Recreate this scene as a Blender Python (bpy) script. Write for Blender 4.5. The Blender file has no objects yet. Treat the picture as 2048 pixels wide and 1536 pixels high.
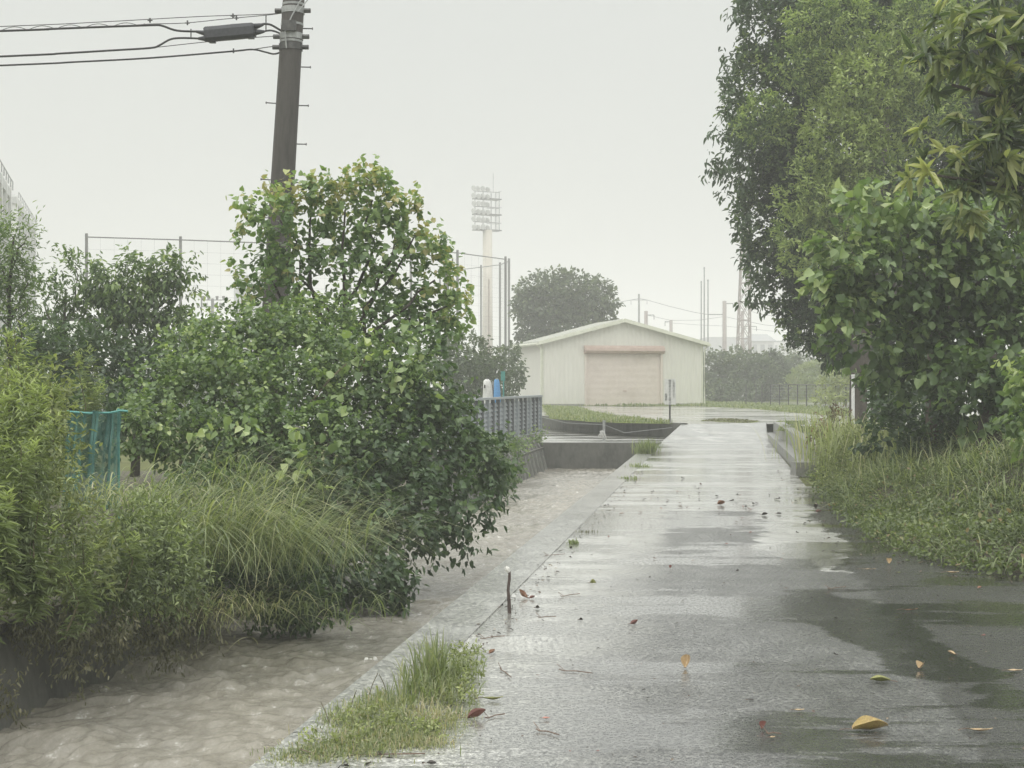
import bpy, math, random
import numpy as np
from mathutils import Vector, Matrix
random.seed(7)
RNG = np.random.default_rng(11)
C = bpy.context.scene.collection
F = 2800.0; CAMZ = 1.5; HY = 768.0
R = math.radians
def P(px, py, d):
    return Vector(((px-1024)/F*d, d, CAMZ-(py-HY)/F*d))
def G(px, py, z=0.0):
    d = (CAMZ-z)*F/(py-HY)
    return Vector(((px-1024)/F*d, d, z))
def UX(u, y): return u + .15*y

# ------------------------------------------------------------------ materials
def nt(name):
    m = bpy.data.materials.new(name); m.use_nodes = True
    t = m.node_tree; b = t.nodes['Principled BSDF']
    return m, t, b
def N(t, typ, **kw):
    n = t.nodes.new(typ)
    for k, v in kw.items():
        if k.startswith('i_'):
            n.inputs[k[2:].replace('_', ' ')].default_value = v
        else: setattr(n, k, v)
    return n
def ramp(t, fac, stops, interp='LINEAR'):
    r = N(t, 'ShaderNodeValToRGB'); e = r.color_ramp.elements
    r.color_ramp.interpolation = interp
    while len(e) < len(stops): e.new(.5)
    for i, (p, c) in enumerate(stops):
        e[i].position = p; e[i].color = (*c, 1) if len(c) == 3 else c
    t.links.new(fac, r.inputs[0]); return r
def coords(t, scale=(1, 1, 1), rot=(0, 0, 0)):
    tc = N(t, 'ShaderNodeTexCoord'); mp = N(t, 'ShaderNodeMapping')
    mp.inputs['Scale'].default_value = scale; mp.inputs['Rotation'].default_value = rot
    t.links.new(tc.outputs['Object'], mp.inputs['Vector']); return mp.outputs[0]
def noise(t, vec, scale, detail=6, rough=.6, dist=0):
    n = N(t, 'ShaderNodeTexNoise'); n.inputs['Scale'].default_value = scale
    n.inputs['Detail'].default_value = detail; n.inputs['Roughness'].default_value = rough
    n.inputs['Distortion'].default_value = dist
    t.links.new(vec, n.inputs['Vector']); return n.outputs['Fac']
def bump(t, b, h, strength, dist=.02):
    n = N(t, 'ShaderNodeBump'); n.inputs['Strength'].default_value = strength
    n.inputs['Distance'].default_value = dist
    t.links.new(h, n.inputs['Height']); t.links.new(n.outputs[0], b.inputs['Normal']); return n
def mixc(t, fac, a, b):
    n = N(t, 'ShaderNodeMix'); n.data_type = 'RGBA'
    for s, v in ((0, fac), (6, a), (7, b)):
        if hasattr(v, 'is_output'): t.links.new(v, n.inputs[s])
        else: n.inputs[s].default_value = v if s == 0 else (*v, 1)
    return n.outputs[2]
def surf(name, c1, c2, scale=6, rough=.6, metal=0, bs=.3, bd=.01, stretch=(1, 1, 1), c3=None, spec=.5, mott=.78):
    """worn surface: two or three tones through noise, plus bump"""
    m, t, b = nt(name)
    v = coords(t, stretch)
    n1 = noise(t, v, scale, 8, .65); n2 = noise(t, v, scale*7, 4, .6)
    stops = [(.32, c1), (.68, c2)] if c3 is None else [(.3, c1), (.5, c2), (.7, c3)]
    r = ramp(t, n1, stops)
    k = ramp(t, n2, [(.3, (mott,)*3), (.7, (1, 1, 1))])
    mx = N(t, 'ShaderNodeMix'); mx.data_type = 'RGBA'; mx.blend_type = 'MULTIPLY'; mx.inputs[0].default_value = 1
    t.links.new(r.outputs[0], mx.inputs[6]); t.links.new(k.outputs[0], mx.inputs[7])
    t.links.new(mx.outputs[2], b.inputs['Base Color'])
    b.inputs['Roughness'].default_value = rough; b.inputs['Metallic'].default_value = metal
    b.inputs['Specular IOR Level'].default_value = spec
    bump(t, b, n2, bs, bd); return m
def leaf_mat(name, stops, rough=.42, trans=.3, tcol=(.9, 1.0, .45)):
    m, t, b = nt(name)
    k_ = {'leaf_mid': 1.15, 'leaf_top': 1.22, 'leaf_dark': 1.15, 'leaf_camphor': 1.12, 'leaf_loquat': 1.15, 'leaf_cover': 1.05, 'leaf_olive': 1.15, 'leaf_far': 1.15}.get(name, 1)
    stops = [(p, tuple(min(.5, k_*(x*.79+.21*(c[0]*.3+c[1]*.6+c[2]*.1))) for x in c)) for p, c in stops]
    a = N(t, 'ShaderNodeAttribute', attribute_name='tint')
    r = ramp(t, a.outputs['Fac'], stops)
    t.links.new(r.outputs[0], b.inputs['Base Color'])
    b.inputs['Roughness'].default_value = rough
    b.inputs['Specular IOR Level'].default_value = .5
    tr = N(t, 'ShaderNodeBsdfTranslucent')
    mx = N(t, 'ShaderNodeMix'); mx.data_type = 'RGBA'; mx.blend_type = 'MULTIPLY'; mx.inputs[0].default_value = 1
    t.links.new(r.outputs[0], mx.inputs[6]); mx.inputs[7].default_value = (*[c*1.6 for c in tcol], 1)
    t.links.new(mx.outputs[2], tr.inputs[0])
    s = N(t, 'ShaderNodeMixShader'); s.inputs[0].default_value = trans
    t.links.new(b.outputs[0], s.inputs[1]); t.links.new(tr.outputs[0], s.inputs[2])
    t.links.new(s.outputs[0], t.nodes['Material Output'].inputs[0]); return m

M = {}
M['leaf_mid'] = leaf_mat('leaf_mid', [(0, (.035, .075, .022)), (.45, (.095, .165, .042)), (.8, (.20, .29, .075)), (1, (.36, .43, .15))])
M['leaf_top'] = leaf_mat('leaf_top', [(0, (.04, .085, .025)), (.5, (.10, .185, .05)), (.85, (.20, .30, .075)), (.95, (.33, .36, .11)), (1, (.34, .30, .11))])
M['leaf_dark'] = leaf_mat('leaf_dark', [(0, (.022, .05, .018)), (.5, (.055, .11, .032)), (.85, (.12, .19, .055)), (1, (.20, .28, .08))], rough=.45)
M['leaf_camphor'] = leaf_mat('leaf_camphor', [(0, (.016, .042, .012)), (.38, (.038, .085, .022)), (.62, (.11, .18, .04)), (1, (.34, .42, .10))], rough=.6)
M['leaf_loquat'] = leaf_mat('leaf_loquat', [(0, (.03, .06, .025)), (.45, (.08, .125, .038)), (.75, (.21, .255, .07)), (1, (.42, .43, .15))], rough=.33)
M['leaf_red'] = leaf_mat('leaf_red', [(0, (.05, .04, .025)), (.6, (.10, .07, .035)), (1, (.24, .09, .05))], trans=.35)
M['leaf_spire'] = leaf_mat('leaf_spire', [(0, (.075, .105, .04)), (.5, (.18, .235, .08)), (1, (.42, .50, .16))], rough=.5)
M['leaf_far'] = leaf_mat('leaf_far', [(0, (.03, .05, .022)), (.5, (.06, .095, .035)), (1, (.12, .16, .05))], rough=.5)
M['leaf_olive'] = leaf_mat('leaf_olive', [(0, (.08, .10, .03)), (.5, (.19, .225, .065)), (1, (.34, .38, .12))], rough=.5)
M['leaf_cover'] = leaf_mat('leaf_cover', [(0, (.05, .075, .025)), (.45, (.12, .165, .05)), (.85, (.24, .29, .09)), (1, (.28, .20, .10))], rough=.45)
M['litter'] = leaf_mat('litter', [(0, (.02, .015, .01)), (.5, (.05, .035, .022)), (.8, (.10, .06, .035)), (1, (.30, .22, .12))], trans=.05)
M['blade'] = leaf_mat('blade', [(0, (.10, .14, .045)), (.5, (.21, .265, .09)), (.85, (.36, .38, .17)), (1, (.48, .44, .25))], rough=.45, trans=.35)
M['blade_fresh'] = leaf_mat('blade_fresh', [(0, (.10, .14, .05)), (.5, (.19, .235, .09)), (.85, (.33, .33, .17)), (1, (.40, .33, .20))], rough=.45, trans=.35)
M['blade_dry'] = leaf_mat('blade_dry', [(0, (.06, .06, .03)), (.5, (.13, .13, .06)), (1, (.26, .24, .13))], rough=.6, trans=.2)
M['bark'] = surf('bark', (.035, .028, .022), (.10, .085, .065), 9, .75, bs=.8, bd=.03, stretch=(1, 1, .25))
M['bark_tan'] = surf('bark_tan', (.07, .05, .04), (.15, .11, .085), 8, .7, bs=.7, bd=.03, stretch=(1, 1, .3))
M['stem'] = surf('stem', (.08, .07, .035), (.15, .13, .06), 20, .6)
M['pole'] = surf('pole', (.036, .031, .028), (.072, .064, .058), 5, .6, bs=.25, stretch=(2, 2, .25), c3=(.052, .045, .041))
M['steel_dark'] = surf('steel_dark', (.06, .06, .06), (.13, .13, .125), 15, .45, .5)
M['galv'] = surf('galv', (.30, .31, .31), (.45, .46, .45), 12, .45, .4)
M['black'] = surf('black', (.012, .012, .013), (.03, .03, .032), 20, .5)
M['closure'] = surf('closure', (.022, .024, .030), (.048, .050, .060), 25, .45, bs=.5)
M['concrete'] = surf('concrete', (.16, .16, .15), (.28, .28, .26), 3, .5, bs=.35, c3=(.22, .215, .20))
M['concrete_dark'] = surf('concrete_dark', (.055, .057, .052), (.15, .15, .135), 2.2, .45, bs=.5, c3=(.09, .095, .08), stretch=(1, 1, .5))
M['louvre'] = surf('louvre', (.30, .33, .36), (.42, .45, .47), 5, .4, .15)
M['louvre_gap'] = surf('louvre_gap', (.10, .11, .12), (.16, .17, .18), 5, .6)
M['wall_cream'] = surf('wall_cream', (.62, .615, .555), (.655, .65, .59), .7, .5, bs=.05, mott=.95, c3=(.64, .635, .575), stretch=(1, 1, .3))
M['wall_trim'] = surf('wall_trim', (.62, .64, .52), (.76, .77, .66), 3, .45)
M['roof_grey'] = surf('roof_grey', (.36, .37, .32), (.46, .47, .41), 2, .4, bs=.1)
M['door_pink'] = surf('door_pink', (.56, .49, .43), (.65, .58, .52), 1.0, .5, bs=.05, mott=.92, c3=(.61, .54, .475))
M['roll_pink'] = surf('roll_pink', (.42, .31, .26), (.52, .41, .35), 3, .5)
M['cream'] = surf('cream', (.50, .46, .38), (.60, .56, .48), .8, .6)
M['white'] = surf('white', (.70, .71, .70), (.82, .82, .80), 4, .45)
M['white_grey'] = surf('white_grey', (.50, .51, .50), (.62, .63, .61), 2, .55)
M['grey_bld'] = surf('grey_bld', (.26, .27, .28), (.34, .35, .35), 1, .6)
M['blue'] = surf('blue', (.10, .30, .62), (.16, .40, .75), 5, .45)
M['turq'] = surf('turq', (.07, .28, .25), (.12, .38, .34), 12, .5)
M['net_green'] = surf('net_green', (.05, .16, .14), (.10, .25, .22), 9, .6)
M['rust'] = surf('rust', (.16, .08, .06), (.24, .14, .11), 6, .7)
M['tower'] = surf('tower', (.20, .15, .14), (.30, .25, .23), 2, .55)
M['wood'] = surf('wood', (.05, .035, .03), (.12, .085, .07), 18, .6, bs=.6)
M['wire'] = surf('wire', (.10, .10, .10), (.16, .16, .16), 4, .6)
M['mud'] = surf('mud', (.05, .045, .03), (.11, .10, .065), 3, .9, bs=.3, bd=.02, c3=(.08, .085, .045))
M['soil'] = surf('soil', (.06, .07, .03), (.14, .15, .06), .8, .9, bs=.1, bd=.01, c3=(.10, .12, .045), spec=.1)
M['turf'] = surf('turf', (.11, .15, .035), (.22, .26, .075), 1.5, .9, bs=.05, bd=.003, spec=.1, c3=(.17, .22, .05))
M['ink'] = surf('ink', (.03, .03, .03), (.05, .05, .05), 9, .6)
M['leaf_brown'] = surf('leaf_brown', (.16, .07, .035), (.30, .15, .07), 25, .35)
M['leaf_yellow'] = surf('leaf_yellow', (.34, .23, .06), (.50, .38, .13), 30, .3, c3=(.26, .13, .045), mott=.55)
M['leaf_tan'] = surf('leaf_tan', (.40, .28, .15), (.58, .45, .27), 22, .35)
M['leaf_crim'] = surf('leaf_crim', (.15, .055, .045), (.25, .11, .085), 22, .35)
M['leaf_pink'] = surf('leaf_pink', (.42, .17, .13), (.54, .27, .21), 22, .35)
M['leaf_olv'] = surf('leaf_olv', (.10, .11, .03), (.24, .25, .07), 22, .3, c3=(.40, .40, .14))
M['leaf_blk'] = surf('leaf_blk', (.02, .016, .012), (.055, .045, .03), 30, .35)
M['twig'] = surf('twig', (.10, .06, .04), (.20, .13, .09), 30, .5)
M['foam'] = surf('foam', (.62, .61, .57), (.78, .77, .72), 14, .6, bs=.6)

def mr(t, v, a, b, c=0.0, d=1.0):
    n = N(t, 'ShaderNodeMapRange'); n.interpolation_type = 'SMOOTHSTEP'
    if hasattr(v, 'is_output'): t.links.new(v, n.inputs[0])
    for k, q in ((1, a), (2, b), (3, c), (4, d)): n.inputs[k].default_value = q
    return n.outputs[0]
def mt(t, op, a, b=None, c=None):
    n = N(t, 'ShaderNodeMath', operation=op)
    for k, q in enumerate((a, b, c)):
        if q is None: continue
        if hasattr(q, 'is_output'): t.links.new(q, n.inputs[k])
        else: n.inputs[k].default_value = q
    return n.outputs[0]
def road_mat(name, conc, asph, puddle=.50, grain=85, bs=.5, seed=0, patch='none', film=(.06, .9)):
    """wet paving: worn concrete with an old asphalt overlay, aggregate grain with painted glints, standing water where it is low"""
    m, t, b = nt(name)
    v = coords(t)
    big = noise(t, coords(t, (.24, .85, 1), (0, 0, R(-8))), 1.0+seed*.13, 8, .70, .3)
    mid = noise(t, v, 3.5, 7, .72); fine = mt(t, 'ADD', mt(t, 'MULTIPLY', noise(t, v, grain, 2, .9), .55), mt(t, 'MULTIPLY', noise(t, v, grain*.42, 2, .8), .45)); blot = noise(t, v, 1.1, 5, .65)
    colc = ramp(t, mid, [(.28, conc[0]), (.5, conc[1]), (.72, conc[2])]).outputs[0]
    cola = ramp(t, mid, [(.28, asph[0]), (.5, asph[1]), (.72, asph[2])]).outputs[0]
    if patch == 'lane':
        sp_ = N(t, 'ShaderNodeSeparateXYZ'); t.links.new(v, sp_.inputs[0]); X, Y = sp_.outputs[0], sp_.outputs[1]
        u = mt(t, 'MULTIPLY_ADD', Y, -.15, X)
        un = mt(t, 'MULTIPLY_ADD', mid, .28, mt(t, 'MULTIPLY_ADD', blot, 1.1, mt(t, 'SUBTRACT', u, .69)))
        near = mr(t, Y, 9.0, 15.0)                        # crisp overlay edge far off, worn away near
        lo = mt(t, 'MULTIPLY_ADD', near, .45, -1.15); hi = mt(t, 'MULTIPLY_ADD', near, -.25, -.35)
        left = mt(t, 'DIVIDE', mt(t, 'SUBTRACT', un, lo), mt(t, 'SUBTRACT', hi, lo))
        left = mt(t, 'MINIMUM', mt(t, 'MAXIMUM', left, 0), 1)
        yn = mt(t, 'MULTIPLY_ADD', blot, .9, Y)
        far = mr(t, yn, 16.9, 17.05, 1, 0)
        rlim = mt(t, 'MULTIPLY_ADD', mt(t, 'MAXIMUM', mt(t, 'SUBTRACT', 12.2, Y), 0), .55, .42)
        right = mr(t, mt(t, 'SUBTRACT', un, rlim), -.03, .05, 1, 0)
        am = mt(t, 'MULTIPLY', mt(t, 'MULTIPLY', left, far), right)
        sh = mt(t, 'MULTIPLY', mr(t, un, 1.02, 1.10), mr(t, yn, 19.5, 20.2, 1, 0))
        am = mt(t, 'MAXIMUM', am, sh)
    elif patch == 'all':
        am = 1.0
    else: am = 0.0
    base = mixc(t, am, colc, cola)
    if patch == 'lane': base = mixc(t, mt(t, 'MULTIPLY', sh, .9), base, (.035, .035, .033))
    sp = ramp(t, fine, [(.41, (.20, .20, .20)), (.5, (.85, .85, .85)), (.57, (2.3, 2.3, 2.25))])  # aggregate grain; its brightest specks are wet gravel glints painted into the colour
    mx = N(t, 'ShaderNodeMix'); mx.data_type = 'RGBA'; mx.blend_type = 'MULTIPLY'; mx.inputs[0].default_value = .8
    t.links.new(base, mx.inputs[6]); t.links.new(sp.outputs[0], mx.inputs[7])
    st = ramp(t, blot, [(.35, (.74, .74, .72)), (.6, (1.05, 1.05, 1.05))])
    m2 = N(t, 'ShaderNodeMix'); m2.data_type = 'RGBA'; m2.blend_type = 'MULTIPLY'; m2.inputs[0].default_value = 1
    t.links.new(mx.outputs[2], m2.inputs[6]); t.links.new(st.outputs[0], m2.inputs[7])
    hol = 0.0
    if patch == 'lane':      # a shallow hollow on the right that holds water
        dx = mt(t, 'MULTIPLY', mt(t, 'SUBTRACT', X, mt(t, 'MULTIPLY_ADD', Y, -.06, 2.72)), 1/.30); dy = mt(t, 'MULTIPLY', mt(t, 'SUBTRACT', Y, 8.3), 1/1.7)
        rr_ = mt(t, 'ADD', mt(t, 'MULTIPLY', dx, dx), mt(t, 'MULTIPLY', dy, dy))
        hol = mr(t, rr_, 0.0, 1.8, .22, 0)
    pm = mr(t, mt(t, 'MULTIPLY_ADD', mid, .10, mt(t, 'ADD', big, hol)), puddle+.03, puddle+.075)
    dark = N(t, 'ShaderNodeMix'); dark.data_type = 'RGBA'; dark.blend_type = 'MULTIPLY'; t.links.new(pm, dark.inputs[0])
    t.links.new(m2.outputs[2], dark.inputs[6]); dark.inputs[7].default_value = (.5, .5, .48, 1)
    t.links.new(dark.outputs[2], b.inputs['Base Color'])
    t.links.new(mr(t, fine, .36, .62, .5, .10), b.inputs['Roughness'])
    b.inputs['Specular IOR Level'].default_value = .7
    t.links.new(mt(t, 'MULTIPLY_ADD', pm, film[1]-film[0], film[0]), b.inputs['Coat Weight'])
    b.inputs['Coat Roughness'].default_value = .05; b.inputs['Coat IOR'].default_value = 1.36
    inv = mt(t, 'MULTIPLY_ADD', pm, -.8, 1.0)
    h = mt(t, 'MULTIPLY_ADD', mid, .3, mt(t, 'MULTIPLY', fine, inv))
    bump(t, b, h, min(1, bs*1.7), .012)
    # rain rings in the water film
    rn = noise(t, v, 26, 2, .6)
    bn = N(t, 'ShaderNodeBump'); bn.inputs['Strength'].default_value = .35; bn.inputs['Distance'].default_value = .004
    t.links.new(rn, bn.inputs['Height']); t.links.new(bn.outputs[0], b.inputs['Coat Normal'])
    return m
CONC = ((.30, .30, .285), (.42, .42, .40), (.52, .52, .50)); ASPH = ((.055, .056, .055), (.10, .101, .098), (.17, .17, .165))
M['road'] = road_mat('road_concrete_wet', CONC, ASPH, .50, 80, .4, 1, 'lane')
M['coping'] = road_mat('coping_wet', ((.20, .20, .19), (.29, .29, .275), (.37, .37, .35)), ASPH, .66, 80, .4, 1, 'none', (.35, .9))
M['asphalt'] = road_mat('asphalt_wet', CONC, ((.04, .041, .04), (.07, .071, .068), (.11, .11, .105)), .54, 70, .8, 2, 'all')
M['yard'] = road_mat('yard_wet', ((.27, .265, .24), (.38, .37, .34), (.47, .46, .43)), ASPH, .50, 30, .2, 3, 'none')

def water_mat():
    m, t, b = nt('muddy_water')
    v = coords(t, (1, .55, 1), (0, 0, R(-8)))
    n1 = noise(t, v, 8, 10, .78, .25); n2 = noise(t, v, 34, 4, .7, .2)
    big = noise(t, v, .8, 3, .5)
    c = ramp(t, n1, [(.34, (.19, .175, .145)), (.5, (.255, .24, .20)), (.59, (.30, .285, .245)), (.635, (.45, .435, .395)), (.67, (.76, .75, .71))])
    k = ramp(t, big, [(.35, (.9, .9, .9)), (.65, (1.08, 1.06, 1.03))])
    mx = N(t, 'ShaderNodeMix'); mx.data_type = 'RGBA'; mx.blend_type = 'MULTIPLY'; mx.inputs[0].default_value = 1
    t.links.new(c.outputs[0], mx.inputs[6]); t.links.new(k.outputs[0], mx.inputs[7])
    t.links.new(mx.outputs[2], b.inputs['Base Color'])
    b.inputs['Roughness'].default_value = .05; b.inputs['Specular IOR Level'].default_value = .6
    ad = N(t, 'ShaderNodeMath', operation='MULTIPLY_ADD'); t.links.new(n2, ad.inputs[0]); ad.inputs[1].default_value = .35
    t.links.new(n1, ad.inputs[2])
    bump(t, b, ad.outputs[0], .7, .03)
    return m
M['water'] = water_mat()

# ------------------------------------------------------------------ objects
def tag(o, label=None, cat=None, group=None, kind=None):
    if label: o['label'] = label
    if cat: o['category'] = cat
    if group: o['group'] = group
    if kind: o['kind'] = kind
    return o
def empty(name, loc, label=None, cat=None, group=None):
    o = bpy.data.objects.new(name, None); C.objects.link(o); o.location = loc
    o.empty_display_size = .1
    bpy.context.view_layer.update()
    return tag(o, label, cat, group)
def link(name, me, mat, parent=None, smooth=False):
    o = bpy.data.objects.new(name, me); C.objects.link(o)
    if mat is not None: me.materials.append(M[mat] if isinstance(mat, str) else mat)
    if parent is not None:
        # vertices are written in world space: shift them into the parent's space
        off = Vector((0, 0, 0)); p = parent
        while p is not None: off += p.location; p = p.parent
        me.transform(Matrix.Translation(-off)); o.parent = parent
    if smooth: me.shade_smooth()
    return o
class MB:
    def __init__(s): s.v = []; s.f = []
    def box(s, c, size, rot=0.0, axis=None):
        """box centred at c; rot about z"""
        hx, hy, hz = [x/2 for x in size]; ca, sa = math.cos(rot), math.sin(rot); n = len(s.v)
        for x, y, z in ((-1, -1, -1), (1, -1, -1), (1, 1, -1), (-1, 1, -1), (-1, -1, 1), (1, -1, 1), (1, 1, 1), (-1, 1, 1)):
            X, Y = x*hx, y*hy
            s.v.append((c[0]+X*ca-Y*sa, c[1]+X*sa+Y*ca, c[2]+z*hz))
        for q in ((0, 3, 2, 1), (4, 5, 6, 7), (0, 1, 5, 4), (1, 2, 6, 5), (2, 3, 7, 6), (3, 0, 4, 7)):
            s.f.append(tuple(n+i for i in q))
        return s
    def tube(s, pts, rad, seg=8, cap=True):
        pts = [Vector(p) for p in pts]; n0 = len(s.v)
        if not hasattr(rad, '__len__'): rad = [rad]*len(pts)
        prev = None
        for i, p in enumerate(pts):
            d = (pts[min(i+1, len(pts)-1)]-pts[max(i-1, 0)])
            if d.length < 1e-9: d = Vector((0, 0, 1))
            d.normalize()
            a = Vector((0, 0, 1)) if abs(d.z) < .9 else Vector((1, 0, 0))
            if prev is not None and prev.cross(d).length > .05: a = prev
            x = a.cross(d)
            if x.length < 1e-4: x = Vector((1, 0, 0)).cross(d)
            x.normalize(); y = d.cross(x); prev = a
            for k in range(seg):
                t = 2*math.pi*k/seg
                s.v.append(tuple(p+(x*math.cos(t)+y*math.sin(t))*rad[i]))
        for i in range(len(pts)-1):
            for k in range(seg):
                a = n0+i*seg+k; b = n0+i*seg+(k+1) % seg
                s.f.append((a, b, b+seg, a+seg))
        if cap:
            s.f.append(tuple(n0+k for k in range(seg))[::-1])
            s.f.append(tuple(n0+(len(pts)-1)*seg+k for k in range(seg)))
        return s
    def poly(s, pts, h=0):
        """flat polygon, or prism of height h downward"""
        n = len(s.v); k = len(pts)
        s.v += [tuple(p) for p in pts]; s.f.append(tuple(range(n, n+k)))
        if h:
            s.v += [(p[0], p[1], p[2]-h) for p in pts]
            s.f.append(tuple(range(n+k, n+2*k))[::-1])
            for i in range(k):
                j = (i+1) % k; s.f.append((n+i, n+k+i, n+k+j, n+j))
        return s
    def hexa(s, b4, t4):
        n = len(s.v); s.v += [tuple(p) for p in b4]+[tuple(p) for p in t4]
        for q in ((0, 3, 2, 1), (4, 5, 6, 7), (0, 1, 5, 4), (1, 2, 6, 5), (2, 3, 7, 6), (3, 0, 4, 7)):
            s.f.append(tuple(n+i for i in q))
        return s
    def build(s, name, mat, parent=None, smooth=False):
        me = bpy.data.meshes.new(name); me.from_pydata([tuple(v) for v in s.v], [], s.f); me.update()
        return link(name, me, mat, parent, smooth)

# ------------------------------------------------------------------ foliage
def nrmz(a): return a/np.maximum(np.linalg.norm(a, axis=-1, keepdims=True), 1e-9)
PROF = {'oval': (.25, .40, .68, .42), 'heart': (.12, .48, .55, .42), 'lance': (.3, .42, .65, .36), 'trefoil': (.3, .5, .75, .5)}
def leaf_arrays(pos, ax, nr, L, W, tint, prof='oval', fold=.18, curl=-.18):
    a1, w1, a2, w2 = PROF[prof]
    ax = nrmz(ax); sd = nrmz(np.cross(nr, ax)); nn = np.cross(ax, sd)
    L = L[:, None]; W = W[:, None]
    v = np.stack([pos,
                  pos+ax*L*a1+sd*W*w1+nn*W*fold,
                  pos+ax*L*a2+sd*W*w2+nn*(W*fold+curl*L*.4),
                  pos+ax*L+nn*curl*L,
                  pos+ax*L*a2-sd*W*w2+nn*(W*fold+curl*L*.4),
                  pos+ax*L*a1-sd*W*w1+nn*W*fold], axis=1)
    return v, tint
def np_mesh(name, verts, faces, mat, parent=None, tint=None):
    me = bpy.data.meshes.new(name)
    nv = len(verts); nf, k = faces.shape
    me.vertices.add(nv); me.vertices.foreach_set('co', verts.astype(np.float32).ravel())
    me.loops.add(nf*k); me.loops.foreach_set('vertex_index', faces.astype(np.int32).ravel())
    me.polygons.add(nf); me.polygons.foreach_set('loop_start', np.arange(0, nf*k, k, dtype=np.int32))
    me.update(calc_edges=True)
    if tint is not None:
        a = me.attributes.new('tint', 'FLOAT', 'POINT'); a.data.foreach_set('value', tint.astype(np.float32))
    return link(name, me, mat, parent)
def build_leaves(name, sets, mat, parent=None):
    V = np.concatenate([s[0] for s in sets]); T = np.concatenate([s[1] for s in sets])
    n = len(V); base = np.arange(n)[:, None]*6
    f = np.concatenate([base+np.array([0, 1, 2, 3]), base+np.array([0, 3, 4, 5])])
    return np_mesh(name, V.reshape(-1, 3), f, mat, parent, np.repeat(np.clip(T, 0, 1), 6))
def crown(blobs, L=.09, W=.06, m=9, cover=1.6, prof='oval', droop=.35, tl=.30, lump=.22, tint0=.45, tvar=.16,
          inner=.30, back=.5, mode='twig', rng=RNG, curl=-.18, up=.5):
    """leafy twigs over and inside lumpy ellipsoids. blob: (centre, (rx,ry,rz), tint offset)"""
    out = []
    larea = L*W*.62
    for bl in blobs:
        c, r = np.array(bl[0], float), np.array(bl[1], float); dt = bl[2] if len(bl) > 2 else 0
        area = 4*math.pi*((r[0]*r[1])**1.6/3+(r[0]*r[2])**1.6/3+(r[1]*r[2])**1.6/3)**(1/1.6)
        T = max(3, int(area*cover/larea/m))
        d = nrmz(rng.normal(size=(T, 3)))
        keep = (d[:, 1] < .25) | (rng.random(T) < back); d = d[keep]; T = len(d)
        ph = rng.random((6, 1))*6.28; fr = rng.normal(size=(6, 3))*3.2
        lum = np.sin(fr@d.T+ph).sum(0)/6.0*1.6
        rr = 1+lump*lum+rng.normal(size=T)*.04
        ins = rng.random(T) < inner; rr = np.where(ins, rr*(.25+.65*rng.random(T)), rr)
        tb = c+d*r*rr[:, None]
        out_n = nrmz(d/r)
        td = nrmz(out_n*.75+rng.normal(size=(T, 3))*.45+np.array([0, 0, up*.5]))
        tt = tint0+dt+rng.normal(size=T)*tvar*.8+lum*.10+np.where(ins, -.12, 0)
        k = np.arange(m)/max(1, m-1)
        if mode == 'twig':
            s = (k-.35)*tl*1.0
            pos = tb[:, None]+td[:, None]*s[None, :, None]*(.7+.6*rng.random((T, 1, 1)))+rng.normal(size=(T, m, 3))*L*.25
            la = nrmz(td[:, None]*.45+rng.normal(size=(T, m, 3))*.62+out_n[:, None]*.35+np.array([0, 0, -droop]))
        else:  # rosette
            pos = np.repeat((tb+td*tl*.3)[:, None], m, 1)+rng.normal(size=(T, m, 3))*L*.06
            a = k*6.283*1.618*m/5.0
            x = nrmz(np.cross(td, rng.normal(size=(T, 3)))); y = np.cross(td, x)
            la = x[:, None]*np.cos(a)[None, :, None]+y[:, None]*np.sin(a)[None, :, None]
            la = nrmz(la+td[:, None]*(.15+.7*k[None, :, None])+np.array([0, 0, -droop])+rng.normal(size=(T, m, 3))*.12)
        nr = nrmz(out_n[:, None]*.5+rng.normal(size=(T, m, 3))*.45+np.array([0, 0, .8]))
        Ls = L*(.65+.6*rng.random(T*m)); Ws = W*(Ls/L)*(.85+.3*rng.random(T*m))
        ti = (tt[:, None]+rng.normal(size=(T, m))*tvar*.7+(k[None]*.08)).ravel()
        out.append(leaf_arrays(pos.reshape(-1, 3), la.reshape(-1, 3), nr.reshape(-1, 3), Ls, Ws, ti, prof, curl=curl))
    return out
def PB(lst, depth=.85):
    """pixel-sketched lobes -> world ellipsoids: (px, py, d, rpx, rpy[, tint][, ry])"""
    out = []
    for q in lst:
        px, py, d, a, b = q[:5]; t = q[5] if len(q) > 5 else 0
        rx, rz = a*d/F, b*d/F; ry = q[6] if len(q) > 6 else max(rx, rz)*depth
        out.append((P(px, py, d), (rx, ry, rz), t))
    return out
def blades(pos, az, L, lean, W, tint, seg=6, droop=1.0, rng=RNG):
    """arching grass blades as narrow folded strips"""
    n = len(pos); t = np.linspace(0, 1, seg+1)
    h = np.stack([np.cos(az), np.sin(az), np.zeros(n)], 1); sd = np.stack([-np.sin(az), np.cos(az), np.zeros(n)], 1)
    x = lean[:, None]*(t[None]**1.5)*L[:, None]
    z = L[:, None]*(t[None]*np.sqrt(np.maximum(.05, 1-lean[:, None]**2*.5))-droop*lean[:, None]*.75*t[None]**2.6)
    c = pos[:, None]+h[:, None]*x[..., None]+np.array([0, 0, 1])*z[..., None]
    w = W[:, None]*np.minimum(1, 3*(1-t[None]))*.5*(.55+.45*np.minimum(1, 4*t[None]))
    w[:, -1] = W*.06
    V = np.stack([c-sd[:, None]*w[..., None], c+sd[:, None]*w[..., None]], 2)
    f = []
    for i in range(seg): f.append([2*i, 2*i+1, 2*i+3, 2*i+2])
    f = (np.arange(n)[:, None, None]*(2*(seg+1))+np.array(f)[None]).reshape(-1, 4)
    return V.reshape(-1, 3), f, np.repeat(np.clip(tint, 0, 1), 2*(seg+1))
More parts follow.
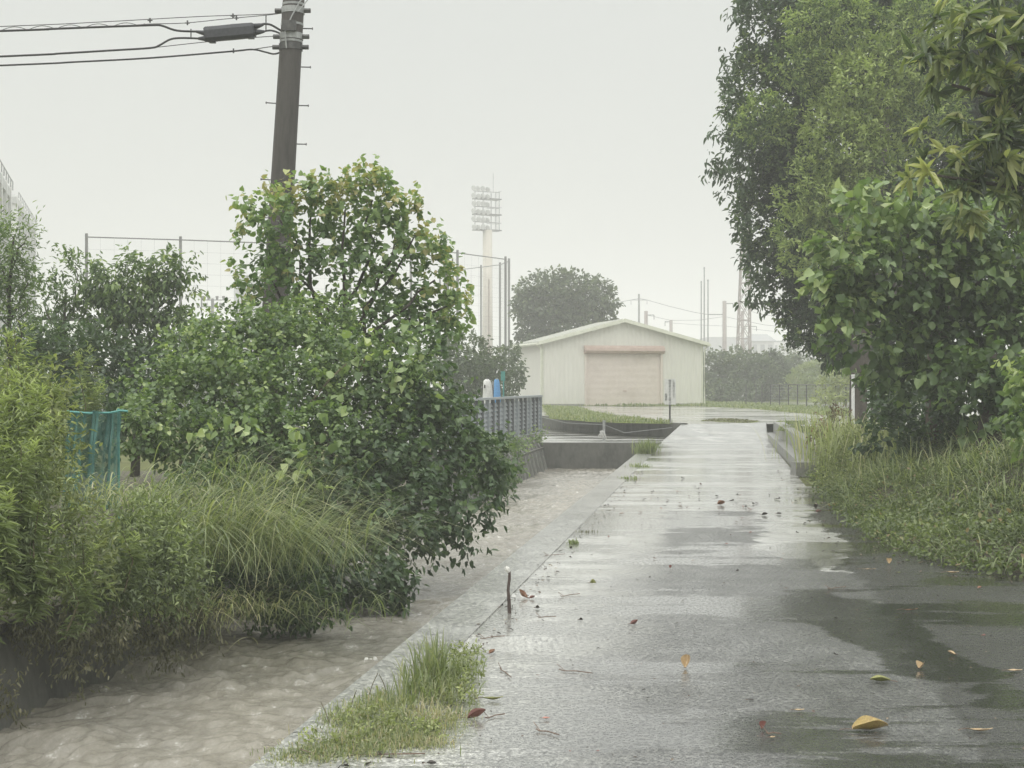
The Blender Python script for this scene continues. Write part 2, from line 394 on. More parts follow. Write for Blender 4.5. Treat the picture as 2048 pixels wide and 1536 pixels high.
def blade_obj(name, sets, mat, parent=None):
    V, Fc, T, o = [], [], [], 0
    for v, f, t in sets: V.append(v); Fc.append(f+o); T.append(t); o += len(v)
    return np_mesh(name, np.concatenate(V), np.concatenate(Fc), mat, parent, np.concatenate(T))
def limb_path(a, b, n=6, wob=.06):
    a, b = Vector(a), Vector(b); L = (b-a).length; out = []
    for i in range(n+1):
        t = i/n; p = a.lerp(b, t)
        p += Vector((random.gauss(0, 1), random.gauss(0, 1), random.gauss(0, .4)))*wob*L*math.sin(math.pi*t)
        p.z += .10*L*math.sin(math.pi*t)
        out.append(p)
    return out
def tree(name, base, label, cat, crown_sets, mat, trunk_pts, r0, r1, limbs, bark='bark', group=None, crown_name='crown'):
    root = empty(name, base, label, cat, group)
    k = len(trunk_pts)
    mb = MB().tube(trunk_pts, [r0+(r1-r0)*(i/(k-1))**.8 for i in range(k)], 12)
    tr = mb.build('trunk', bark, root, True)
    if limbs:
        lb = MB()
        for a, b, ra, rb in limbs:
            pts = limb_path(a, b); n = len(pts)
            lb.tube(pts, [ra+(rb-ra)*i/(n-1) for i in range(n)], 7)
        lb.build('branch', bark, root, True)
    build_leaves(crown_name, crown_sets, mat, root)
    return root

# ================================================================== SETTING
CE = 35.0     # where the canal ends at its head wall
UL, UR = -4.35, -1.84
WZ = -.62
def ground():
    mb = MB(); far = 800
    z = -.03
    y0, y1 = -40, CE
    mb.poly([(-far, y0, z), (UX(UL-.3, y0), y0, z), (UX(UL-.3, y1), y1, z), (-far, y1, z)])
    mb.poly([(UX(UR+.3, y0), y0, z), (far, y0, z), (far, y1, z), (UX(UR+.3, y1), y1, z)])
    mb.poly([(-far, y1, z), (far, y1, z), (far, far, z), (-far, far, z)])
    mb.poly([(-far, -60, z), (far, -60, z), (far, y0, z), (-far, y0, z)])
    tag(mb.build('ground', 'soil'), kind='structure')
ground()
def sheet(name, pts, mat, z=None, h=.0, kind='structure', ragged=0):
    q = []
    for i in range(len(pts)):
        a, b = Vector(pts[i]), Vector(pts[(i+1) % len(pts)])
        q.append(a)
        if ragged:
            n = max(1, int((b-a).length/.25)); nn = (b-a).normalized(); pp = Vector((-nn.y, nn.x, 0))
            for k in range(1, n): q.append(a.lerp(b, k/n)+pp*random.gauss(0, ragged))
    o = MB().poly(q, h).build(name, mat); tag(o, kind=kind); return o
# road: wet concrete lane, rising on a short ramp to the yard
rd = MB()
zz = [0, 0, .405]
L_ = [(UX(-1.56, -8), -8), (UX(-1.56, 35.9), 35.9), (4.64, 38.3)]; R_ = [(UX(1.25, -8), -8), (UX(1.22, 36.6), 36.6), (UX(1.25, 39.6), 39.6)]
for i in range(2):
    rd.poly([(*L_[i], zz[i]), (*R_[i], zz[i]), (*R_[i+1], zz[i+1]), (*L_[i+1], zz[i+1])])
rd.poly([(*L_[1], 0), (*L_[2], .405), (*L_[2], -.05)])
tag(rd.build('road', 'road'), kind='structure')
# side lane going left behind the canal's head wall
sheet('side_lane', [(UX(UL-3, CE)-1, CE+.32, .004), (3.69, CE+.32, .004), (3.86, 36.0, .004), (4.6, 38.2, .004), (.8, 47, .004), (-8, 70, .004), (-14, 70, .004)], 'road')
# asphalt shoulder and patch laid over the concrete (ragged edges)
tag(MB().poly([(UX(1.1, -8), -8, -.002), (12, -8, -.002), (12, 16, -.002), (UX(2.2, 20.5), 20.5, -.002), (UX(1.1, 20.5), 20.5, -.002)]).build('road_shoulder', 'road'), kind='structure')
# canal: coping, walls, head wall, water
cp = MB()
for y in np.arange(-8, CE-1.5, 2.0):
    a = UR
    cp.hexa([(UX(a, y)+.0, y+.006, -.3), (UX(a+.345, y), y+.006, -.3), (UX(a+.345, y+1.994), y+1.994, -.3), (UX(a, y+1.994), y+1.994, -.3)],
            [(UX(a, y), y+.006, .008), (UX(a+.345, y), y+.006, .008), (UX(a+.345, y+1.994), y+1.994, .008), (UX(a, y+1.994), y+1.994, .008)])
tag(cp.build('canal_coping', 'coping'), kind='structure')
cw = MB()
cw.hexa([(UX(UR+.02, -20), -20, -1.2), (UX(UR+.35, -20), -20, -1.2), (UX(UR+.35, CE), CE, -1.2), (UX(UR+.02, CE), CE, -1.2)],
        [(UX(UR+.02, -20), -20, -.02), (UX(UR+.35, -20), -20, -.02), (UX(UR+.35, CE), CE, -.02), (UX(UR+.02, CE), CE, -.02)])
tag(cw.build('canal_road_wall', 'concrete_dark'), 'low concrete canal wall carrying the road edge beside the muddy water', 'canal wall')
hw = MB()
hw.hexa([(UX(UL-.6, CE), CE, -1.2), (UX(UR, CE)+.32, CE, -1.2), (UX(UR, CE)+.32, CE+.3, -1.2), (UX(UL-.6, CE), CE+.3, -1.2)],
        [(UX(UL-.6, CE), CE, .03), (UX(UR, CE)+.32, CE, .03), (UX(UR, CE)+.32, CE+.3, .03), (UX(UL-.6, CE), CE+.3, .03)])
tag(hw.build('canal_head_wall', 'concrete_dark'), 'dark concrete head wall closing the far end of the canal', 'canal wall')
# near left wall (vertical, dark) and far left sloped ribbed revetment
lw = MB()
for a, b in ((-20, 24),):
    lw.hexa([(UX(UL-.45, a), a, -1.2), (UX(UL+.0, a), a, -1.2), (UX(UL+.0, b), b, -1.2), (UX(UL-.45, b), b, -1.2)],
            [(UX(UL-.55, a), a, .0), (UX(UL-.2, a), a, .0), (UX(UL-.2, b), b, .0), (UX(UL-.55, b), b, .0)])
tag(lw.build('canal_bank_wall', 'concrete_dark'), 'dark stained canal wall under the hanging weeds on the left bank', 'canal wall')
rv = empty('canal_revetment', (UX(UL, 30), 30, WZ), 'sloping ribbed concrete revetment below the grey louvre fence', 'canal wall')
a, b = 24.05, CE-.02
f = MB().hexa([(UX(UL-.6, a), a, -1.2), (UX(UL+.12, a), a, -1.2), (UX(UL+.12, b), b, -1.2), (UX(UL-.6, b), b, -1.2)],
              [(UX(UL-.8, a), a, -.12), (UX(UL-.12, a), a, -.12), (UX(UL-.12, b), b, -.12), (UX(UL-.8, b), b, -.12)])
f.build('lower_slab', 'concrete_dark', rv)
MB().hexa([(UX(UL-.8, a), a, -.118), (UX(UL-.14, a), a, -.118), (UX(UL-.14, b), b, -.118), (UX(UL-.8, b), b, -.118)],
          [(UX(UL-.8, a), a, -.075), (UX(UL-.10, a), a, -.075), (UX(UL-.10, b), b, -.075), (UX(UL-.8, b), b, -.075)]).build('ledge', 'concrete', rv)
MB().hexa([(UX(UL-.9, a), a, -.074), (UX(UL-.18, a), a, -.074), (UX(UL-.18, b), b, -.074), (UX(UL-.9, b), b, -.074)],
          [(UX(UL-.9, a), a, .28), (UX(UL-.34, a), a, .28), (UX(UL-.34, b), b, .28), (UX(UL-.9, b), b, .28)]).build('upper_slab', 'concrete_dark', rv)
for y in np.arange(a+.25, b, .6):
    rb = MB()
    rb.hexa([(UX(UL+.05, y), y, -1.1), (UX(UL+.17, y), y, -1.1), (UX(UL+.17, y+.1), y+.1, -1.1), (UX(UL+.05, y+.1), y+.1, -1.1)],
            [(UX(UL-.2, y), y, -.13), (UX(UL-.09, y), y, -.13), (UX(UL-.09, y+.1), y+.1, -.13), (UX(UL-.2, y+.1), y+.1, -.13)])
    rb.hexa([(UX(UL-.3, y), y, -.07), (UX(UL-.13, y), y, -.07), (UX(UL-.13, y+.1), y+.1, -.07), (UX(UL-.3, y+.1), y+.1, -.07)],
            [(UX(UL-.4, y), y, .25), (UX(UL-.31, y), y, .25), (UX(UL-.31, y+.1), y+.1, .25), (UX(UL-.4, y+.1), y+.1, .25)])
    rb.build('rib', 'concrete', rv)

# water surface with real waves
def water():
    nx, ny = 150, 1500
    u = np.linspace(UL-.3, UR+.1, nx); y = 4.0+(CE-4.0)*np.linspace(0, 1, ny)**1.35
    U, Y = np.meshgrid(u, y); X = U+.15*Y
    Z = np.zeros_like(X); rg = np.random.default_rng(3)
    wx = .12*np.sin(Y*2.1+X)+.08*np.sin(Y*4.3-X*2.2+1); wy = .10*np.sin(X*3.1+Y*1.3)+.07*np.sin(X*5.9-Y*2.3+2)
    gust = .75+.35*np.sin(X*1.7+Y*.8)*np.sin(Y*1.3-X*.9+1)
    for k in range(84):
        wl = .10*(1.10**(k % 28))*(.85+.3*rg.random()); th = rg.normal()*.75+math.pi/2+.10
        kx, ky = math.cos(th)*6.283/wl, math.sin(th)*6.283/wl
        ph = rg.random()*6.28
        q = np.sin(kx*(X+wx)+ky*(Y+wy)+ph)
        Z += (np.exp(q*.8)-1.17)*(wl**.5)*.0068
    Z = (Z-Z.mean())*gust*np.interp(Y, [4, 12, 35], [1.0, .8, .55])
    V = np.stack([X, Y, WZ+Z], -1).reshape(-1, 3)
    i = np.arange(ny-1)[:, None]*nx+np.arange(nx-1)[None]
    f = np.stack([i, i+1, i+nx+1, i+nx], -1).reshape(-1, 4)
    o = np_mesh('water', V, f, 'water'); o.data.shade_smooth(); tag(o, kind='structure')
water()
wn = MB().poly([(UX(UL-.3, -20), -20, WZ), (UX(UR+.1, -20), -20, WZ), (UX(UR+.1, 4.05), 4.05, WZ), (UX(UL-.3, 4.05), 4.05, WZ)])
tag(wn.build('water', 'water'), kind='structure')

# yard at +0.4 with retaining wall along its near-left side
YZ = .40
W1, W2, W3 = Vector((-8, 70.5, YZ)), Vector((1.0, 47, YZ)), Vector((4.60, 38.25, YZ))
yd = MB().poly([(4.645, 38.3, YZ), (UX(1.25, 39.6), 39.6, YZ), (UX(1.24, 38.52), 38.52, YZ), (UX(1.62, 38.51), 38.51, YZ), (UX(1.62, 21.5), 21.5, YZ), (40, 16, YZ), (400, 16, YZ), (400, 500, YZ), (-200, 500, YZ), (-60, 90, YZ), (-8, 70.6, YZ), (1.02, 47.1, YZ)])
tag(yd.build('yard', 'yard'), kind='structure')
rw = MB(); n1 = Vector((.93, .36, 0)).normalized()*.22
dn = Vector((0, 0, -.55))
for p, q in ((W1, W2), (W2, W3)):
    rw.hexa([p+dn, q+dn, q+n1+dn, p+n1+dn], [p+Vector((0, 0, .03)), q+Vector((0, 0, .03)), q+n1+Vector((0, 0, .03)), p+n1+Vector((0, 0, .03))])
tag(rw.build('retaining_wall', 'concrete_dark'), 'low grey retaining wall with grass on top in front of the cream shed', 'wall')
# right-hand wall: kerb step and upper wall
kw = empty('stepped_wall', (UX(1.4, 30), 30, 0), 'low stepped concrete wall on the right edge of the lane', 'wall')
a, b = 23.2, 38.5
MB().hexa([(UX(1.28, a), a, -.1), (UX(1.58, a), a, -.1), (UX(1.58, b), b, -.1), (UX(1.2, b), b, -.1)],
          [(UX(1.30, a), a, .17), (UX(1.58, a), a, .17), (UX(1.58, b), b, .17), (UX(1.22, b), b, .17)]).build('kerb_step', 'concrete', kw)
MB().hexa([(UX(1.54, a), a+.02, .172), (UX(1.70, a), a+.02, .172), (UX(1.70, b), b-.03, .172), (UX(1.40, b), b-.03, .172)],
          [(UX(1.55, a), a+.02, .46), (UX(1.70, a), a+.02, .46), (UX(1.70, b), b-.03, .46), (UX(1.41, b), b-.03, .46)]).build('upper_wall', 'concrete', kw)
MB().box((UX(1.33, a-.15), a-.18, .10), (.34, .30, .24), .1).build('end_block', 'concrete', kw)

# ---------------------------------------------------------------- grass strips
def in_poly(x, y, poly):
    ins = np.zeros(len(x), bool); n = len(poly)
    for i in range(n):
        x1, y1 = poly[i][:2]; x2, y2 = poly[(i+1) % n][:2]
        c = ((y1 > y) != (y2 > y)) & (x < (x2-x1)*(y-y1)/(y2-y1+1e-12)+x1); ins ^= c
    return ins
def turf(name, poly, z, n, h, label=None, mat='blade_fresh', W=.02, tint=.5, base=True, lean=.5):
    poly = [(p[0], p[1]) for p in poly]
    xs = [p[0] for p in poly]; ys = [p[1] for p in poly]
    x = RNG.uniform(min(xs), max(xs), n*3); y = RNG.uniform(min(ys), max(ys), n*3)
    k = in_poly(x, y, poly)
    clump = np.sin(x*2.1+1)*np.sin(y*.9+2)+np.sin(x*5+y*3)*.6
    k &= RNG.random(len(x)) < .75+.35*clump
    x, y = x[k][:n], y[k][:n]; m = len(x); clump = clump[k][:n]
    pos = np.stack([x, y, np.full(m, z)], 1)
    bl = blades(pos, RNG.random(m)*6.28, h*(.4+.9*RNG.random(m))*(1+.25*clump), .2+lean*RNG.random(m), W*(.7+.6*RNG.random(m)), tint+RNG.normal(size=m)*.18+clump*.07, seg=3)
    o = blade_obj(name, [bl], mat); tag(o, kind='stuff')
    if label: o['label'] = label
    if base:
        sheet('turf_base', [(p[0], p[1], z+.005) for p in poly], 'turf', ragged=.08)
    return o
turf('grass', [G(1085, 838, YZ)+Vector((.25, 0, 0)), G(1180, 845, YZ)+Vector((.2, .2, 0)), G(1300, 848, YZ)+Vector((.2, .2, 0)), G(1345, 848, YZ), G(1240, 836, YZ), G(1190, 828, YZ), G(1160, 818, YZ), G(1085, 814, YZ)], YZ, 9000, .16, 'bright green grass strip above the retaining wall', W=.03)
turf('grass', [G(1085, 811.5, YZ), G(1400, 813, YZ), G(1500, 817, YZ), G(1640, 830, YZ), G(1720, 834, YZ), G(1725, 824, YZ), G(1560, 809, YZ), G(1420, 806, YZ), (2, 71, YZ), (1.3, 69.8, YZ)], YZ, 16000, .16, 'green grass strip along the far side of the yard', W=.045, tint=.45)
turf('grass', [G(1555, 862, YZ), G(1640, 866, YZ), G(1640, 856, YZ), G(1570, 852, YZ)], YZ, 1800, .08, 'small olive grass patch behind the stepped wall', W=.03, tint=.35)
turf('grass', [G(1400, 842, YZ), G(1500, 846, YZ), G(1520, 842, YZ), G(1440, 837, YZ)], YZ, 900, .05, 'thin brownish weed patch in the yard', mat='blade_dry', W=.03, tint=.5)
turf('grass', [G(1550, 848, YZ), G(1610, 849, YZ), G(1610, 843, YZ), G(1560, 842, YZ)], YZ, 700, .06, 'second thin weed patch farther right in the yard', W=.03, tint=.35)

# ================================================================== SHED
def shed():
    e1 = Vector((.975, .222, 0)); e2 = Vector((-.222, .975, 0)); o = Vector((1.52, 70, 0))
    w, dp = 8.45, 5.0; z0, ze, zr = YZ, 3.6, 4.72
    root = empty('shed', (o.x, o.y, z0), 'cream corrugated metal shed with low gable roof and wide pink shutter', 'shed')
    def L(a, b, z): return o+e1*a+e2*b+Vector((0, 0, z))
    # corrugated walls: zigzag profile
    mb = MB()
    def corr(fa, fb, za, ztop, n):
        base = len(mb.v)
        for i in range(n+1):
            t = i/n; off = .018 if (i//2) % 2 else 0
            p = fa(t, off)
            mb.v.append(tuple(p+Vector((0, 0, za)))); mb.v.append(tuple(p+Vector((0, 0, ztop(t)))))
        for i in range(n):
            k = base+2*i; mb.f.append((k, k+2, k+3, k+1))
    dl, dr = 2.24/w, 6.25/w
    top = lambda t: ze+(zr-ze)*(1-abs(t-.5)*2)-.05
    fr = lambda a, b: (lambda t, off: o+e1*w*(a+(b-a)*t)-e2*off)
    nn = 150
    corr(fr(0, dl), None, z0, lambda t: top(t*dl), int(nn*dl))
    corr(fr(dr, 1), None, z0, lambda t: top(dr+t*(1-dr)), int(nn*(1-dr)))
    corr(fr(dl, .5), None, 3.38, lambda t: top(dl+t*(.5-dl)), int(nn*(.5-dl)))
    corr(fr(.5, dr), None, 3.38, lambda t: top(.5+t*(dr-.5)), int(nn*(dr-.5)))
    corr(lambda t, off: o+e2*dp*(1-t)-e1*off, None, z0, lambda t: ze-.03, 80)
    corr(lambda t, off: o+e1*w+e2*dp*t+e1*off, None, z0, lambda t: ze-.03, 80)
    corr(lambda t, off: o+e2*dp+e1*w*(1-t), None, z0, lambda t: top(1-t), 90)
    mb.build('wall', 'wall_cream', root)
    # roof: two pitched slabs with standing ribs, plus barge boards
    rf = MB(); ov = .28
    for s in (0, 1):
        a0, a1 = (-.25, w/2) if s == 0 else (w+.25, w/2)
        zA = ze-.06; zB = zr
        q = [L(a0, -ov, zA), L(a1, -ov, zB), L(a1, dp+ov, zB), L(a0, dp+ov, zA)]
        if s: q = [q[1], q[0], q[3], q[2]]
        rf.hexa([p-Vector((0, 0, .02)) for p in q], [p+Vector((0, 0, .06)) for p in q])
        for k in range(1, 12):
            t = -ov+(dp+2*ov)*k/12
            rf.tube([L(a0, t, zA+.075), L(a1, t, zB+.075)], .02, 4)
    roof = rf.build('roof', 'roof_grey', root)
    bb = MB()
    for a0, a1, z1, z2 in ((-.27, w/2, ze-.06, zr), (w+.27, w/2, ze-.06, zr)):
        bb.hexa([L(a0, -ov-.04, z1-.10), L(a1, -ov-.04, z2-.10), L(a1, -ov-.005, z2-.10), L(a0, -ov-.005, z1-.10)],
                [L(a0, -ov-.04, z1+.085), L(a1, -ov-.04, z2+.085), L(a1, -ov-.005, z2+.085), L(a0, -ov-.005, z1+.085)])
    bb.build('barge_board', 'wall_trim', root)
    for a in (-.32, w+.32): MB().tube([L(a, -ov, ze-.10), L(a, dp+ov, ze-.10)], .07, 8).build('gutter', 'wall_trim', roof)
    for a, b in ((-.10, -.10), (-.10, dp), (w+.10, -.08)):
        MB().tube([L(a-.2 if a < 0 else a+.2, b, ze-.12), L(a, b, ze-.35), L(a, b, z0+.02)], .045, 8).build('downpipe', 'wall_trim', root)
    for a in (0, w): MB().tube([L(a, -.02, z0), L(a, -.02, ze-.05)], .05, 4).build('corner_trim', 'wall_trim', root)
    MB().hexa([L(.05, -.05, z0-.05), L(2.22, -.05, z0-.05), L(2.22, 0, z0-.05), L(.05, 0, z0-.05)], [L(.05, -.05, z0+.10), L(2.22, -.05, z0+.10), L(2.22, 0, z0+.10), L(.05, 0, z0+.10)]).build('plinth', 'concrete', root)
    MB().hexa([L(6.27, -.05, z0-.05), L(w, -.05, z0-.05), L(w, 0, z0-.05), L(6.27, 0, z0-.05)], [L(6.27, -.05, z0+.10), L(w, -.05, z0+.10), L(w, 0, z0+.10), L(6.27, 0, z0+.10)]).build('plinth', 'concrete', root)
    # shutter: slatted curtain, side frames, roll housing
    sh = MB(); n = 44; zb, zt = z0-.02, 3.05
    base = len(sh.v)
    for i in range(n*2+1):
        z = zb+(zt-zb)*i/(n*2); off = .0 if i % 2 else .012
        for a in (2.26, 6.23): sh.v.append(tuple(L(a, .03-off, z)))
    for i in range(n*2): k = base+2*i; sh.f.append((k, k+1, k+3, k+2))
    door = sh.build('shutter', 'door_pink', root)
    for a in (2.24, 6.25):
        fm = MB(); fm.hexa([L(a-.06, -.07, z0-.03), L(a+.06, -.07, z0-.03), L(a+.06, .05, z0-.03), L(a-.06, .05, z0-.03)], [L(a-.06, -.07, 3.05), L(a+.06, -.07, 3.05), L(a+.06, .05, 3.05), L(a-.06, .05, 3.05)])
        fm.build('side_rail', 'door_pink', door)
    hb = MB(); pr = [(.02, 3.02), (-.24, 3.06), (-.33, 3.18), (-.30, 3.33), (-.12, 3.44), (.02, 3.44)]
    nb = len(hb.v)
    for a in (2.14, 6.35):
        for b, z in pr: hb.v.append(tuple(L(a, b, z)))
    k = len(pr)
    for i in range(k): hb.f.append((nb+i, nb+(i+1) % k, nb+k+(i+1) % k, nb+k+i))
    hb.f.append(tuple(nb+i for i in range(k))); hb.f.append(tuple(nb+k+i for i in range(k))[::-1])
    hb.build('shutter_box', 'roll_pink', root)
    MB().box(tuple(L(4.3, -.02, z0+.75)), (.18, .03, .05), .22).build('handle', 'roll_pink', door)
shed()

# ================================================================== SIGN
def cjk(txt, loc, size, rz, parent, mat='ink'):
    cu = bpy.data.curves.new('lettering', 'FONT'); cu.body = txt; cu.size = size; cu.align_x = 'CENTER'; cu.align_y = 'CENTER'; cu.extrude = .002; cu.offset = -.0005
    tmp = bpy.data.objects.new('lettering_tmp', cu); C.objects.link(tmp)
    dg = bpy.context.evaluated_depsgraph_get()
    me = bpy.data.meshes.new_from_object(tmp.evaluated_get(dg)); bpy.data.objects.remove(tmp)
    me.transform(Matrix.Translation(loc) @ Matrix.Rotation(rz, 4, 'Z') @ Matrix.Rotation(R(90), 4, 'X'))
    return me
def sign():
    b = G(1340, 868, 0.0); d = b.y; root = empty('sign_board', b, 'white notice board with black vertical Japanese writing on a thin post', 'sign')
    s = d/F
    x0, x1 = (1329-1024)*s, (1351.5-1024)*s; zt, zb = 1.5-(758-768)*s, 1.5-(809-768)*s
    cx = (x0+x1)/2
    MB().tube([(b.x, d+.03, -.05), (b.x, d+.045, zt-.05)], .028, 8).build('post', 'steel_dark', root)
    MB().box((cx, d-.012, (zt+zb)/2), (x1-x0, .02, zt-zb)).build('board', 'white', root)
    me_all = []
    cols = [(cx+.105, zt-.06, 'この先行き止り', .075), (cx-.01, zt-.06, '関係者以外立入禁止', .078), (cx-.125, zt-.47, '管理者', .07)]
    for x, z, txt, sz in cols:
        V, Fc = [], []
        for i, ch in enumerate(txt):
            me = cjk(ch, (x, d-.026, z-i*sz*1.04), sz*1.05, 0, root)
            n = len(V); V += [tuple(v.co) for v in me.vertices]; Fc += [tuple(n+i2 for i2 in p.vertices) for p in me.polygons]
        mb = MB(); mb.v = V; mb.f = Fc; mb.build('lettering', 'ink', root)
sign()

# ================================================================== UTILITY POLE AND CABLES
PD = 20.5
def pole():
    bot = P(542, 768+205, PD); bot.z = 0
    k = 20.5/F
    base = Vector(((527-1024)*k, PD, -.2)); topv = Vector(((597-1024)*k, PD, 1.5+(768+160)*k))
    root = empty('utility_pole', (base.x, base.y, 0), 'leaning concrete utility pole with step bolts and cable bands', 'utility pole')
    def at(t): return base.lerp(topv, t)
    def tz(py):
        z = 1.5+(768-py)*k; return (z-base.z)/(topv.z-base.z)
    def rad(t): return .205-.055*t
    MB().tube([at(t) for t in np.linspace(0, 1, 16)], [rad(t) for t in np.linspace(0, 1, 16)], 24).build('shaft', 'pole', root, True)
    for py in (74, 95, 22):
        t = tz(py); c = at(t); r = rad(t)+.012
        bd_ = MB().tube([c-Vector((0, 0, .045)), c+Vector((0, 0, .045))], r, 20).build('band', 'galv' if py != 95 else 'steel_dark', root)
        for s in (-1, 1):
            q = c+Vector((s*(r+.02), -.02, 0))
            MB().tube([q-Vector((s*.04, 0, 0)), q+Vector((s*.07, 0, 0))], .035, 8).build('clamp_bolt', 'steel_dark', bd_)
    # pale straps and a small box near the top
    for py in (10, 50, 84):
        t = tz(py); c = at(t); MB().tube([c-Vector((0, 0, .016)), c+Vector((0, 0, .016))], rad(t)+.006, 20).build('strap', 'galv', root)
    t = tz(58); c = at(t); MB().box((c.x-.01, c.y-rad(t)-.03, c.z), (.20, .07, .15)).build('junction_box', 'steel_dark', root)
    for s, ys in ((1, (57, 134, 211, 288, 365)), (-1, (130, 207, 283, 360, 436))):
        for py in ys:
            if s < 0 and py in (130, 283): continue
            t = tz(py); c = at(t); r = rad(t)
            a = c+Vector((s*(r-.02), 0, 0)); e = c+Vector((s*(r+.14), -.01, -.005 if s > 0 else .01))
            MB().tube([a, e], .009, 6).tube([e-Vector((s*.004, 0, 0)), e+Vector((s*.008, 0, 0))], .018, 8).build('step_bolt', 'steel_dark', root)
    # loops of thin cable running up the shaft
    g = MB(); c0 = at(tz(100)); r = rad(.6)
    g.tube([c0+Vector((-.03, -r-.03, -.02)), at(tz(70))+Vector((-.06, -r-.04, 0)), at(tz(40))+Vector((.02, -r-.03, 0)), at(tz(10))+Vector((.12, -r, 0)), at(tz(-20))+Vector((.28, -.1, 0))], .011, 6)
    g.tube([at(tz(30))+Vector((.10, -r, 0)), at(tz(5))+Vector((.22, -.12, 0)), at(tz(-25))+Vector((.20, -.1, 0)), at(tz(-45))+Vector((.35, -.1, 0))], .009, 6)
    g.build('riser_cable', 'galv', root)
pole()
def wire(name, pix, r, label, mat='black', cat='cable', extend=True, dl=PD, fall=.0, group=None):
    pts = []
    for px, py in pix:
        t = max(0, (560-px)/560.0)
        pts.append(P(px, py, dl-1.0*t))
    if extend:
        a, b = pts[1], pts[0]; dv = (b-a).normalized()
        pts = [b+dv*14+Vector((0, 0, .35)), b+dv*6+Vector((0, 0, .05))]+pts
    # smooth by Catmull-Rom
    q = []
    n = len(pts)
    for i in range(n-1):
        p0, p1, p2, p3 = pts[max(0, i-1)], pts[i], pts[i+1], pts[min(n-1, i+2)]
        for s in range(5):
            t = s/5.0
            q.append(.5*((2*p1)+(p2-p0)*t+(2*p0-5*p1+4*p2-p3)*t*t+(3*p1-p0-3*p2+p3)*t**3))
    q.append(pts[-1])
    o = MB().tube(q, r, 6).build(name, mat)
    return tag(o, label, cat, group)
wire('suspension_wire', [(0, 53), (200, 44), (400, 33), (540, 28), (575, 22)], .006, 'thin upper messenger wire running left from the pole', 'steel_dark')
wire('suspension_wire', [(250, 52), (300, 48), (370, 46), (460, 37), (545, 29), (572, 24)], .006, 'thin second messenger wire just under the top one', 'steel_dark', extend=False)
wire('telephone_cable', [(0, 62), (100, 58), (200, 54), (300, 50.5), (322, 51), (345, 59), (362, 62), (392, 63)], .016, 'thick black cable entering the splice case from the left, upper one')
wire('telephone_cable', [(0, 113), (120, 107), (220, 101), (300, 96), (318, 91), (340, 79), (362, 76), (398, 77)], .015, 'thick black cable rising to the lower left end of the splice case')
wire('telephone_cable', [(524, 48), (540, 49), (560, 60), (572, 68)], .016, 'black cable from the splice case to the pole, upper right', extend=False)
wire('telephone_cable', [(527, 63), (542, 61), (558, 66), (568, 74), (574, 92)], .014, 'black cable from the splice case to the pole, lower right', extend=False)
wire('suspension_wire', [(300, 96), (410, 84), (480, 77), (555, 72), (572, 72)], .006, 'thin straight wire passing under the splice case', 'steel_dark', extend=False)
wire('telephone_cable', [(0, 131), (150, 124), (300, 116), (460, 103), (505, 99), (530, 104), (548, 108), (562, 103), (570, 90)], .013, 'lowest black cable with a slack loop at the pole')
wire('suspension_wire', [(505, 99), (545, 93), (572, 92)], .007, 'short straight wire above the slack loop', 'steel_dark', extend=False)
# lashing loops
q = []
for i in range(110):
    t = i/109; px = 0+290*t; q.append(P(px, 62-10.5*t-4.5*abs(math.sin(t*math.pi*5.2))*1.6, PD-1.0*(560-px)/560))
tag(MB().tube(q, .005, 5).build('lashing_wire', 'steel_dark'), 'wavy lashing wire looping along the upper thick cable', 'wire')
def closure():
    a, b = P(408, 66, PD-.25), P(512, 62, PD-.08)
    root = empty('splice_case', (a+b)/2, 'dark grey cable splice case hanging on the wires left of the pole', 'splice case')
    k = PD/F
    a0, b0 = P(412, 70, PD-.25), P(508, 61, PD-.08)
    bx = (b0-a0).normalized(); up = Vector((-bx.z, 0, bx.x)); dp = Vector((0, 1, 0)); hw = .105
    mb = MB(); n = 9
    prof = [(-1, -.55), (-1, .45), (-.7, .95), (.0, 1.0), (.7, .9), (1, .45), (1, -.6), (.5, -.9), (-.5, -.9)]
    for i, t in enumerate([-.02, .02, .3, .6, .98, 1.02]):
        c = a0.lerp(b0, t); s = .86 if i in (0, 5) else 1+.04*math.sin(i*3)
        for y, z in prof: mb.v.append(tuple(c+dp*y*.085*s+up*z*.115*s))
    m = len(prof)
    for i in range(5):
        for j in range(m): mb.f.append((i*m+j, i*m+(j+1) % m, (i+1)*m+(j+1) % m, (i+1)*m+j))
    mb.f.append(tuple(range(m))[::-1]); mb.f.append(tuple(5*m+j for j in range(m)))
    mb.build('body', 'closure', root)
    for (p1, p2) in (((392, 63), (414, 67)), ((396, 77), (414, 77)), ((506, 54), (527, 49)), ((506, 65), (529, 63))):
        A, B = P(*p1, PD-.25 if p1[0] < 450 else PD-.08), P(*p2, PD-.25 if p1[0] < 450 else PD-.08)
        rr = (.018, .05) if p1[0] < 450 else (.05, .018)
        MB().tube([A, A.lerp(B, .6), B], [rr[0], (rr[0]+rr[1])/2, rr[1]], 10).build('end_boot', 'closure', root, True)
    for px, y0, y1 in ((382, 58, 78), (532, 30, 62)):
        MB().tube([P(px, y0, PD-.28 if px < 450 else PD-.05), P(px, y1, PD-.28 if px < 450 else PD-.05)], .009, 6).build('hanger', 'steel_dark', root)
    MB().box(tuple(P(425, 83, PD-.2)), (.09, .08, .04)).build('bracket', 'closure', root)
    MB().box(tuple(P(502, 74, PD-.1)), (.09, .08, .05)).build('bracket', 'closure', root)
closure()
